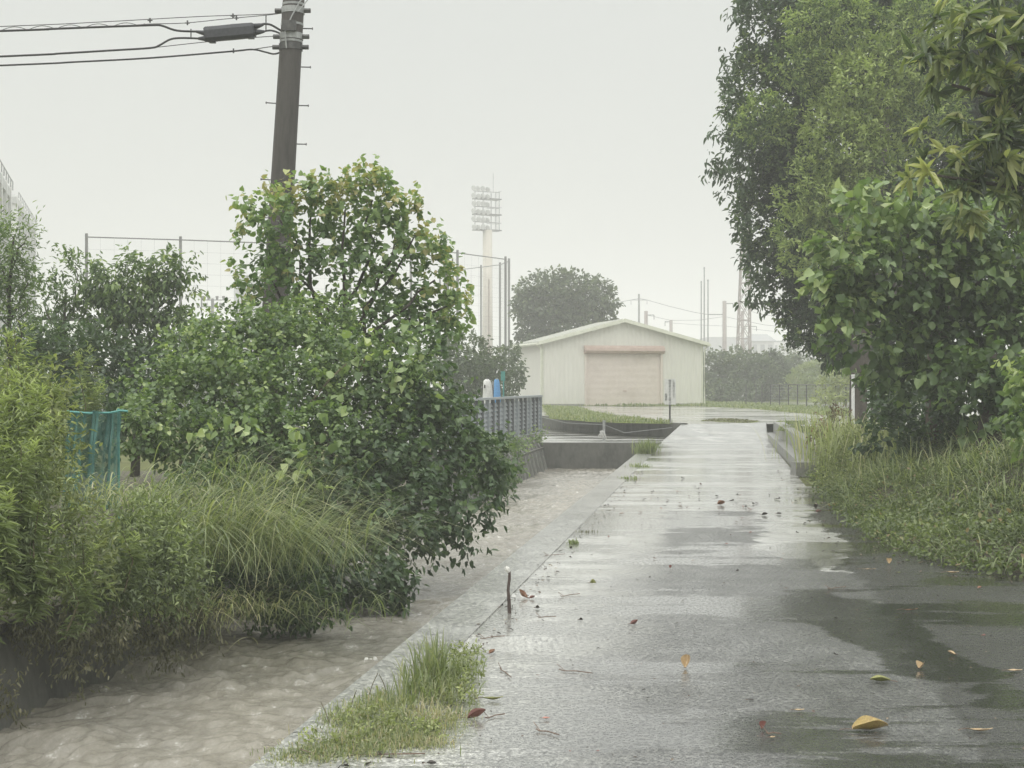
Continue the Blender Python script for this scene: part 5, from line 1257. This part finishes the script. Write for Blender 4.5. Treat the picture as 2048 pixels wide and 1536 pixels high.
# turquoise net fence
def tnet():
    d = 12.2; k = d/F
    root = empty('net_panel', P(150, 1010, d), 'turquoise garden net hung from a rope on the left bank', 'net')
    rng = random.Random(4)
    x0, x1 = (134-1024)*k, (242-1024)*k; zt = 1.5-(824-768)*k; zb = 1.5-(1015-768)*k
    def pt(a, t):
        z = zt+(zb-zt)*t; x = x0+(x1-x0)*a-.04*t
        y = d+.05*math.sin(a*19)+.02*math.sin(a*47+t*4)+.01*math.sin(t*13)
        return (x, y, z-.012*math.sin(a*9))
    m = MB(); na, nt_ = 100, 90
    for i in range(na+1): m.tube([pt(i/na, t/14) for t in range(15)], .0019, 3, False)
    for j in range(nt_+1): m.tube([pt(a/50, j/nt_) for a in range(51)], .0017, 3, False)
    m.build('net', 'net_green', root)
    # bunched folds
    f = MB()
    for a in (.03, .07, .30, .52, .78, .83): f.tube([pt(a+.01*math.sin(t), t/14) for t in range(15)], .007, 5)
    f.build('fold', 'net_green', root)
    MB().tube([(x0-.45, d, zt-.01), (x0-.2, d+.02, zt-.035), (x0, d, zt+.005), (x0+.2, d, zt-.012), (x0+.38, d, zt-.006), (x1, d, zt+.012), (x1+.06, d, zt+.006)], .011, 6).build('top_rope', 'turq', root)
    for x in (x1-.03, x0-.45): MB().tube([(x, d+.03, 0), (x, d+.03, zt+.03)], .012, 6).build('post', 'turq', root)
tnet()

# grass clump on road edge, foreground
def fg_grass():
    rg = RNG
    def bl(cx, cy, n, L, sx, sy, W=.006, t=.5, lean=.5, var=.16):
        p = G(cx, cy); pos = np.array(p)+rg.normal(size=(n, 3))*np.array([sx, sy, .0]); pos[:, 2] = .005
        # keep the growth on the coping and in its joint
        u = pos[:, 0]-.15*pos[:, 1]; pos = pos[(u > -1.9)]; n = len(pos)
        return blades(pos, rg.random(n)*6.28, L*(.45+.8*rg.random(n)), .1+lean*rg.random(n), W*(.6+.8*rg.random(n)), t+rg.normal(size=n)*var, seg=6)
    low = [bl(640, 1508, 900, .035, .10, .06, .004, .62, .9, .25), bl(720, 1490, 1300, .045, .10, .12, .004, .65, .9, .25), bl(790, 1470, 1300, .05, .09, .14, .004, .6, .9, .25), bl(700, 1440, 800, .05, .06, .12, .004, .6, .9, .25),
           bl(840, 1490, 500, .04, .07, .06, .004, .8, .9, .2), bl(760, 1410, 500, .06, .05, .12, .004, .6, .9, .25), bl(600, 1525, 300, .03, .08, .04, .004, .7, .9, .25), bl(900, 1440, 400, .04, .05, .12, .004, .7, .9, .25)]
    o = blade_obj('verge_grass', low, 'blade_fresh'); tag(o, 'low mossy grass patch on the canal coping in the foreground', kind='stuff')
    root = empty('grass_tuft', G(855, 1400), 'bright green grass tuft growing on the near canal edge', 'grass tuft')
    blade_obj('blade', [bl(862, 1380, 190, .30, .045, .07, .007, .55, .45), bl(845, 1400, 150, .20, .07, .1, .006, .5, .6), bl(890, 1400, 260, .13, .06, .12, .005, .6, .8), bl(800, 1425, 200, .11, .06, .12, .005, .6, .8), bl(915, 1350, 180, .13, .06, .12, .005, .45, .7), bl(850, 1440, 160, .10, .06, .1, .004, .9, .8, .1)], 'blade_fresh', root)['kind'] = 'stuff'
    C3 = lambda x, y, z: tuple(G(x, y)+Vector((0, 0, z)))
    sets = crown([(C3(915, 1370, .08), (.10, .14, .08), -.1), (C3(925, 1400, .04), (.08, .12, .05), -.05), (C3(740, 1450, .02), (.12, .16, .03), 0), (C3(935, 1330, .05), (.08, .13, .06), .0), (C3(840, 1470, .02), (.14, .10, .03), .1), (C3(660, 1490, .015), (.12, .10, .02), .1)], .020, .010, 7, .45, tl=.06, tint0=.5, back=1, lump=.5)
    build_leaves('small_leaf', sets, 'leaf_olive', root)
    st = MB()
    for px, py, h, l in ((735, 1400, .13, .05), (775, 1390, .10, -.04), (660, 1450, .10, -.04), (700, 1420, .09, .03)):
        q = G(px, py); st.tube([q, q+Vector((l*.5, 0, h*.6)), q+Vector((l, 0, h))], .0018, 4)
    st.build('stem', 'stem', root)
fg_grass()
def tuft(px, py, n, L, label, mat='blade', sp=.12, W=.012):
    c = G(px, py); root = empty('grass_tuft', c, label, 'grass tuft')
    pos = np.array(c)+RNG.normal(size=(n, 3))*np.array([sp, sp, 0]); pos[:, 2] = .0
    blade_obj('blade', [blades(pos, RNG.random(n)*6.28, L*(.5+.7*RNG.random(n)), .15+.6*RNG.random(n), W*(.6+.7*RNG.random(n)), .45+RNG.normal(size=n)*.15, seg=5)], mat, root)['kind'] = 'stuff'
tuft(1294, 908, 420, .42, 'grass tuft at the far corner of the canal head wall')
tuft(1278, 935, 100, .10, 'tiny weeds on the coping below the head wall corner', sp=.1)
tuft(1258, 958, 60, .07, 'smallest weeds on the coping far along the canal', sp=.1)
tuft(1147, 1088, 120, .06, 'small dry weed tuft in the coping joint', 'blade', .03, .006)
tuft(1172, 1065, 60, .035, 'thin line of weed in the coping joint past the dry tuft', 'blade_dry', .05, .005)

# stake on the road edge
s0 = G(1018, 1226); root = empty('wooden_stake', s0, 'short crooked dark stake stuck at the canal edge', 'stake')
zt = (1226-1142)/F*s0.y
MB().tube([s0+Vector((.004, 0, -.02)), s0+Vector((0, 0, zt*.3)), s0+Vector((-.006, 0, zt*.55)), s0+Vector((.002, 0, zt*.8)), s0+Vector((.004, 0, zt))], [.013, .012, .010, .010, .008], 7).build('shaft', 'wood', root)
MB().tube([s0+Vector((.0, 0, zt*.97)), s0+Vector((-.012, 0, zt*1.05)), s0+Vector((-.022, 0, zt*1.1))], [.012, .018, .010], 7).build('knob', 'foam', root)

# ---------------------------------------------------------------- debris on road
def curled_leaf(name, loc, L, W, mat, rz, label, curl=.5, roll=.5, up=0.0, group=None, stalk=True, z=.006):
    nx, ny = 8, 4; V = []; f = []
    for i in range(nx+1):
        t = i/nx; w = W*math.sin(math.pi*min(1, t*.93+.04))**.75
        for j in range(-ny, ny+1):
            s = j/ny; y = s*w*.5
            zz = roll*abs(s)**1.6*w*.9+curl*L*(t-.5)**2+.05*L*math.sin(t*9+s*4)*.3
            V.append((t*L-L/2, y, zz))
    k = 2*ny+1
    for i in range(nx):
        for j in range(k-1): f.append((i*k+j, i*k+j+1, (i+1)*k+j+1, (i+1)*k+j))
    zmin = min(v[2] for v in V)
    root = empty(name, Vector(loc)+Vector((0, 0, z)), label, 'leaf', group)
    root.rotation_euler = (0, 0, rz)
    mx = Matrix.Rotation(-up, 4, 'Y')
    V = [mx @ Vector((a, b, c-zmin)) for a, b, c in V]; zmin = min(v.z for v in V)
    V = [(v.x, v.y, v.z-zmin) for v in V]
    me = bpy.data.meshes.new('blade'); me.from_pydata(V, [], f); me.materials.append(M[mat]); me.shade_smooth()
    o = bpy.data.objects.new('blade', me); C.objects.link(o); o.parent = root
    sol = None
    if stalk:
        mb = MB(); a = Vector(V[ny]); e = a+Vector((-L*.35, L*.05, 0)); e.z = .003
        mb.tube([a, a.lerp(e, .5)+Vector((0, 0, .002)), e], .0018, 5)
        me2 = bpy.data.meshes.new('stalk'); me2.from_pydata(mb.v, [], mb.f); me2.materials.append(M['twig'])
        o2 = bpy.data.objects.new('stalk', me2); C.objects.link(o2); o2.parent = root
    return root
LV = [(1741, 1462, .16, .095, 'leaf_yellow', .12, 'large golden yellow fallen leaf at the bottom right of the road', .18, .55, .06),
      (1760, 1365, .10, .055, 'leaf_olv', 2.9, 'green and yellow folded leaf lying above the golden one', .2, .5, 0),
      (1374, 1335, .075, .05, 'leaf_tan', 1.2, 'curled brown leaf standing upright in the middle of the road', .6, .9, .9),
      (1843, 1338, .05, .045, 'leaf_tan', .8, 'small bright tan leaf on the dark wet patch', .6, .9, .4),
      (1902, 1310, .045, .03, 'leaf_tan', 2.4, 'pale tan leaf right of the dark wet patch', .5, .5, .3),
      (1270, 1250, .055, .03, 'leaf_crim', .4, 'reddish brown bent leaf left of the road centre', .9, .8, .4),
      (1043, 1196, .08, .04, 'leaf_brown', 2.6, 'curled brown leaf lying beside the stake', .9, .8, .7),
      (1065, 1198, .045, .03, 'leaf_crim', .3, 'small red-brown leaf right of the leaf by the stake', .5, .6, .3),
      (955, 1438, .09, .04, 'leaf_crim', .25, 'crimson leaf at the edge of the near grass tuft', .5, .9, .35),
      (985, 1402, .10, .022, 'leaf_olv', .1, 'long narrow olive leaf beside the near grass tuft', .5, .5, 0),
      (1092, 1440, .035, .022, 'leaf_pink', .2, 'small bright red-pink leaf left of the road centre', .3, .3, 0),
      (1598, 1424, .05, .02, 'leaf_tan', .1, 'pale straw coloured leaf left of the golden leaf', .5, .3, 0),
      (1528, 1458, .04, .03, 'leaf_crim', 1.0, 'small dark red curled leaf at the bottom of the road', .8, .9, .7),
      (1545, 1478, .03, .015, 'leaf_tan', .5, 'tiny pale scrap below the dark red curled leaf', .4, .3, 0),
      (1960, 1465, .11, .02, 'leaf_tan', .0, 'long pale husk near the bottom right corner', .4, .4, 0),
      (2030, 1344, .08, .03, 'leaf_tan', .1, 'flat tan leaf at the right frame edge', .2, .2, 0),
      (1777, 1128, .05, .045, 'leaf_tan', 1.5, 'orange tan leaf standing on the dark shoulder', .6, .9, .9),
      (1798, 1147, .03, .02, 'leaf_olv', .2, 'small yellow-green leaf below the orange one on the shoulder', .4, .3, 0),
      (1738, 1140, .11, .012, 'leaf_tan', .05, 'narrow pale strip on the dark shoulder', .1, .2, 0),
      (1905, 1148, .10, .03, 'leaf_tan', -.1, 'pale curled leaf at the foot of the right bank', .5, .4, 0),
      (1960, 1178, .04, .03, 'leaf_brown', .6, 'brown leaf at the foot of the right bank, farther right', .5, .5, .3),
      (1820, 1222, .11, .012, 'leaf_brown', .2, 'thin brown strip on the shoulder below the bank', .3, .2, 0),
      (1502, 1403, .03, .018, 'leaf_blk', .1, 'small black leaf in the lower middle of the road', .3, .3, 0),
      (1186, 1168, .045, .04, 'leaf_olv', .0, 'small olive clod of leaf left of the road centre', .2, .8, 0),
      (1342, 1137, .03, .025, 'leaf_crim', 1.0, 'tiny dark leaf tip standing in the road middle', .8, .8, .7),
      (1075, 1218, .028, .025, 'leaf_blk', 0, 'small round black seed-like leaf near the stake', .3, .8, 0),
      (1162, 1242, .025, .02, 'leaf_blk', 0, 'small black scrap between the stake and the red bent leaf', .3, .8, 0),
      (863, 1531, .04, .03, 'leaf_blk', 0, 'dark green leaf at the bottom edge beside the coping', .2, .4, 0),
      (985, 1308, .05, .03, 'leaf_brown', .9, 'brown leaf above the near grass tuft, at its right', .6, .6, .3),
      (878, 1437, .03, .02, 'leaf_brown', .1, 'brown leaf caught in the low mossy grass', .3, .6, 0),
      (1530, 1031, .07, .04, 'leaf_blk', .1, 'dark curled leaf on the bright strip past the asphalt patch', .4, .8, .2),
      (1638, 1025, .07, .05, 'leaf_crim', .1, 'red-brown leaf at the top of the dark shoulder', .4, .6, .2),
      (1558, 1029, .06, .04, 'leaf_blk', .1, 'flat black leaf left of the red-brown one', .3, .5, 0),
      (1632, 1018, .06, .05, 'leaf_blk', 1.3, 'dark standing leaf right behind the red-brown one', .6, .9, 1.0),
      (1443, 1010, .10, .07, 'leaf_brown', .2, 'brown leaf heap scrap on the far middle of the road', .5, .8, .2)]
for px, py, L, W, mat, rz, lb, cu, ro_, up in LV:
    zf = WZ+.03 if 'floating' in lb else .0
    curled_leaf('fallen_leaf', G(px, py, zf) if zf else G(px, py), L, W, mat, rz, lb, cu, ro_, up, 'leaves fallen on the wet road')
# anonymous dark leaf scraps, all alike
protos = []
for k in range(5):
    protos.append(None)
def scrap(px, py, s, k):
    p = G(px, py); L = s
    rt = random.Random(k*77+int(px))
    if protos[k] is None:
        V = [(-.5, 0, .02), (-.2, .28, .12), (.25, .22, .05+.1*k), (.5, .02, .16), (.2, -.26, .1), (-.25, -.2, .03+.04*k), (0, 0, .0)]
        f = [(0, 6, 1), (1, 6, 2), (2, 6, 3), (3, 6, 4), (4, 6, 5), (5, 6, 0)]
        me = bpy.data.meshes.new('leaf_scrap'); me.from_pydata(V, [], f); me.materials.append(M[('leaf_blk', 'leaf_brown', 'leaf_blk', 'leaf_crim', 'leaf_blk')[k]]); protos[k] = me
    o = bpy.data.objects.new('leaf_scrap', protos[k]); C.objects.link(o); o.location = p+Vector((0, 0, .007)); o.scale = (s, s*rt.uniform(.5, .9), s*.9); o.rotation_euler = (0, 0, rt.uniform(0, 6.28))
    tag(o, 'tiny dark leaf scrap lying on the wet road', 'leaf', 'tiny dark scraps scattered over the wet road')
rs = random.Random(21)
for i in range(95):
    t = rs.random()
    if i < 45: px, py = rs.gauss(1400, 75), rs.gauss(1006, 16); s = rs.uniform(.03, .09)
    elif i < 70: px, py = rs.uniform(1180, 1650), rs.uniform(1030, 1180); s = rs.uniform(.025, .05)
    else: px, py = rs.uniform(1040, 2000), rs.uniform(1180, 1530); s = rs.uniform(.010, .022)
    scrap(px, py, s, rs.randrange(5))
for i in range(26):
    scrap(rs.uniform(1660, 2040), rs.uniform(1150, 1330), rs.uniform(.012, .035), rs.randrange(5))
TW = [((1118, 1343), (1185, 1350), 'forked brown twig across the middle left of the road'), ((1072, 1463), (1118, 1474), 'thin twig with small buds near the bottom left of the road'), ((1090, 1113), (1130, 1110), 'straight twig left of the road middle near the coping'), ((1120, 1195), (1160, 1190), 'thin twig right of the stake'),
      ((1075, 1237), (1112, 1236), 'fine straight twig just below the stake'), ((1000, 1340), (1022, 1358), 'green grass stalk lying right of the near tuft'), ((1532, 1470), (1562, 1472), 'short twig beside the dark red curled leaf'), ((1655, 1180), (1692, 1176), 'pale forked twig on the wet road at right'), ((960, 1280), (1010, 1275), 'dark twig lying between the stake and the near tuft'),
      ((600, 1519), (850, 1512), 'long brown stalk along the front of the mossy grass'), ((970, 1440), (1010, 1432), 'bent twig right of the crimson leaf')]
for (a, b2, lb) in TW:
    A, B = G(*a), G(*b2); m = MB(); mid = A.lerp(B, .5)+Vector((0, .02, .004))
    m.tube([A+Vector((0, 0, .012)), A.lerp(B, .15)+Vector((0, 0, .006)), mid+Vector((0, 0, .004)), B+Vector((0, 0, .010))], .0028, 5)
    m.tube([A.lerp(B, .2)+Vector((0, 0, .006)), A+Vector((-.01, .05, .03))], .002, 4)
    tag(m.build('fallen_twig', 'twig'), lb, 'twig', 'twigs fallen on the wet road')
def litter():
    n = 2600; y = 5.2+19*RNG.random(n)**1.5; k = RNG.random(n)
    edge = np.interp(y, [5, 9.8, 10.9, 11.7, 13.2, 15.5, 22, 26], [3.0, 3.0, 2.2, 1.8, 1.55, 1.45, 1.45, 1.7])
    u = np.where(k < .6, edge-np.abs(RNG.normal(size=n))*.28, np.where(k < .75, -1.5+RNG.random(n)*.2, RNG.uniform(-1.5, 1.6, n)))
    x = u+.15*y; pos = np.stack([x, y, np.full(n, .010)], 1)
    a = RNG.random(n)*6.283; la = np.stack([np.cos(a), np.sin(a), RNG.normal(size=n)*.15], 1)
    L = (.012+.03*RNG.random(n)**2)*np.where(k < .75, 1, .6)
    o = build_leaves('leaf_litter', [leaf_arrays(pos, la, np.tile([0, 0, 1.0], (n, 1))+RNG.normal(size=(n, 3))*.25, L, L*(.2+.5*RNG.random(n)), RNG.random(n), 'oval')], 'litter')
    tag(o, 'fine wet leaf litter washed over the road and along its edges', kind='stuff')
litter()
# foam scraps in the canal
for px, py, lb in ((1150, 925, 'largest white foam scrap at the foot of the head wall'), (1172, 932, 'white foam scrap right of the largest one'), (1128, 930, 'flat white foam scrap left of the largest one'), (745, 1325, 'white foam scrap floating in the near canal')):
    p = G(px, py, WZ); m = MB(); s = .035*p.y/8 if py > 1000 else .10
    for q in range(3): m.tube([p+Vector((q*s*.7-s, 0, .0)), p+Vector((q*s*.7-s, 0, s*.5+random.random()*s*.4))], [s*.6, s*.25], 7)
    tag(m.build('foam_scrap', 'foam', None, True), lb, 'foam', 'foam scraps in the canal')

# ================================================================== HAZE, LIGHT, CAMERA
hz = MB().box((0, 0, 14.2), (1640, 1640, 32)).build('haze', None)
hm = bpy.data.materials.new('haze'); hm.use_nodes = True; t = hm.node_tree
for n in list(t.nodes):
    if n.type == 'BSDF_PRINCIPLED': t.nodes.remove(n)
pv = N(t, 'ShaderNodeVolumePrincipled'); pv.inputs['Color'].default_value = (.985, .99, .965, 1); pv.inputs['Density'].default_value = .0031; pv.inputs['Anisotropy'].default_value = .0
t.links.new(pv.outputs[0], t.nodes['Material Output'].inputs['Volume'])
hz.data.materials.append(hm); tag(hz, kind='stuff')

w = bpy.data.worlds.new('World'); bpy.context.scene.world = w; w.use_nodes = True; t = w.node_tree
bg = t.nodes['Background']
SUN_EL, SUN_ROT = R(58), R(200)
sky = N(t, 'ShaderNodeTexSky'); sky.sky_type = 'NISHITA'; sky.sun_disc = False; sky.sun_elevation = SUN_EL; sky.sun_rotation = SUN_ROT; sky.dust_density = 6; sky.air_density = 1.0
sk = N(t, 'ShaderNodeVectorMath', operation='SCALE'); t.links.new(sky.outputs[0], sk.inputs[0]); sk.inputs['Scale'].default_value = .010
tc = N(t, 'ShaderNodeTexCoord'); sx = N(t, 'ShaderNodeSeparateXYZ'); t.links.new(tc.outputs['Generated'], sx.inputs[0])
cl = ramp(t, sx.outputs['Z'], [(0, (.655, .66, .625)), (.28, (.675, .69, .66)), (.55, (1.4, 1.42, 1.37)), (1, (2.8, 2.83, 2.78))])
cn = noise(t, tc.outputs['Generated'], 1.6, 4, .5); cr_ = ramp(t, cn, [(.3, (.96, .96, .965)), (.7, (1.03, 1.03, 1.02))])
mx = N(t, 'ShaderNodeMix'); mx.data_type = 'RGBA'; mx.blend_type = 'MULTIPLY'; mx.inputs[0].default_value = 1
t.links.new(cl.outputs[0], mx.inputs[6]); t.links.new(cr_.outputs[0], mx.inputs[7])
ad = N(t, 'ShaderNodeVectorMath', operation='ADD'); t.links.new(mx.outputs[2], ad.inputs[0]); t.links.new(sk.outputs[0], ad.inputs[1])
t.links.new(ad.outputs[0], bg.inputs['Color']); bg.inputs['Strength'].default_value = 1.0

sl = bpy.data.lights.new('sun', 'SUN'); sl.energy = .7; sl.angle = R(60); sl.color = (1, .98, .94)
so = bpy.data.objects.new('sun', sl); C.objects.link(so)
# sun stands behind the camera's left shoulder, behind cloud
so.rotation_euler = Vector((math.sin(SUN_ROT)*math.cos(SUN_EL), math.cos(SUN_ROT)*math.cos(SUN_EL), math.sin(SUN_EL))).to_track_quat('Z', 'Y').to_euler()

cam = bpy.data.cameras.new('camera'); co = bpy.data.objects.new('camera', cam); C.objects.link(co)
co.location = (0, 0, CAMZ); co.rotation_euler = (R(90), 0, 0)
cam.sensor_width = 36; cam.lens = 36*F/2048; cam.clip_start = .05; cam.clip_end = 3000
sc = bpy.context.scene; sc.camera = co
sc.view_settings.view_transform = 'Standard'; sc.view_settings.look = 'None'; sc.view_settings.exposure = 0; sc.view_settings.gamma = 1
sc.render.engine = 'CYCLES'
cy = sc.cycles
cy.max_bounces = 6; cy.diffuse_bounces = 3; cy.glossy_bounces = 3; cy.transmission_bounces = 2; cy.volume_bounces = 1; cy.transparent_max_bounces = 8
cy.use_denoising = True; cy.sample_clamp_indirect = 5
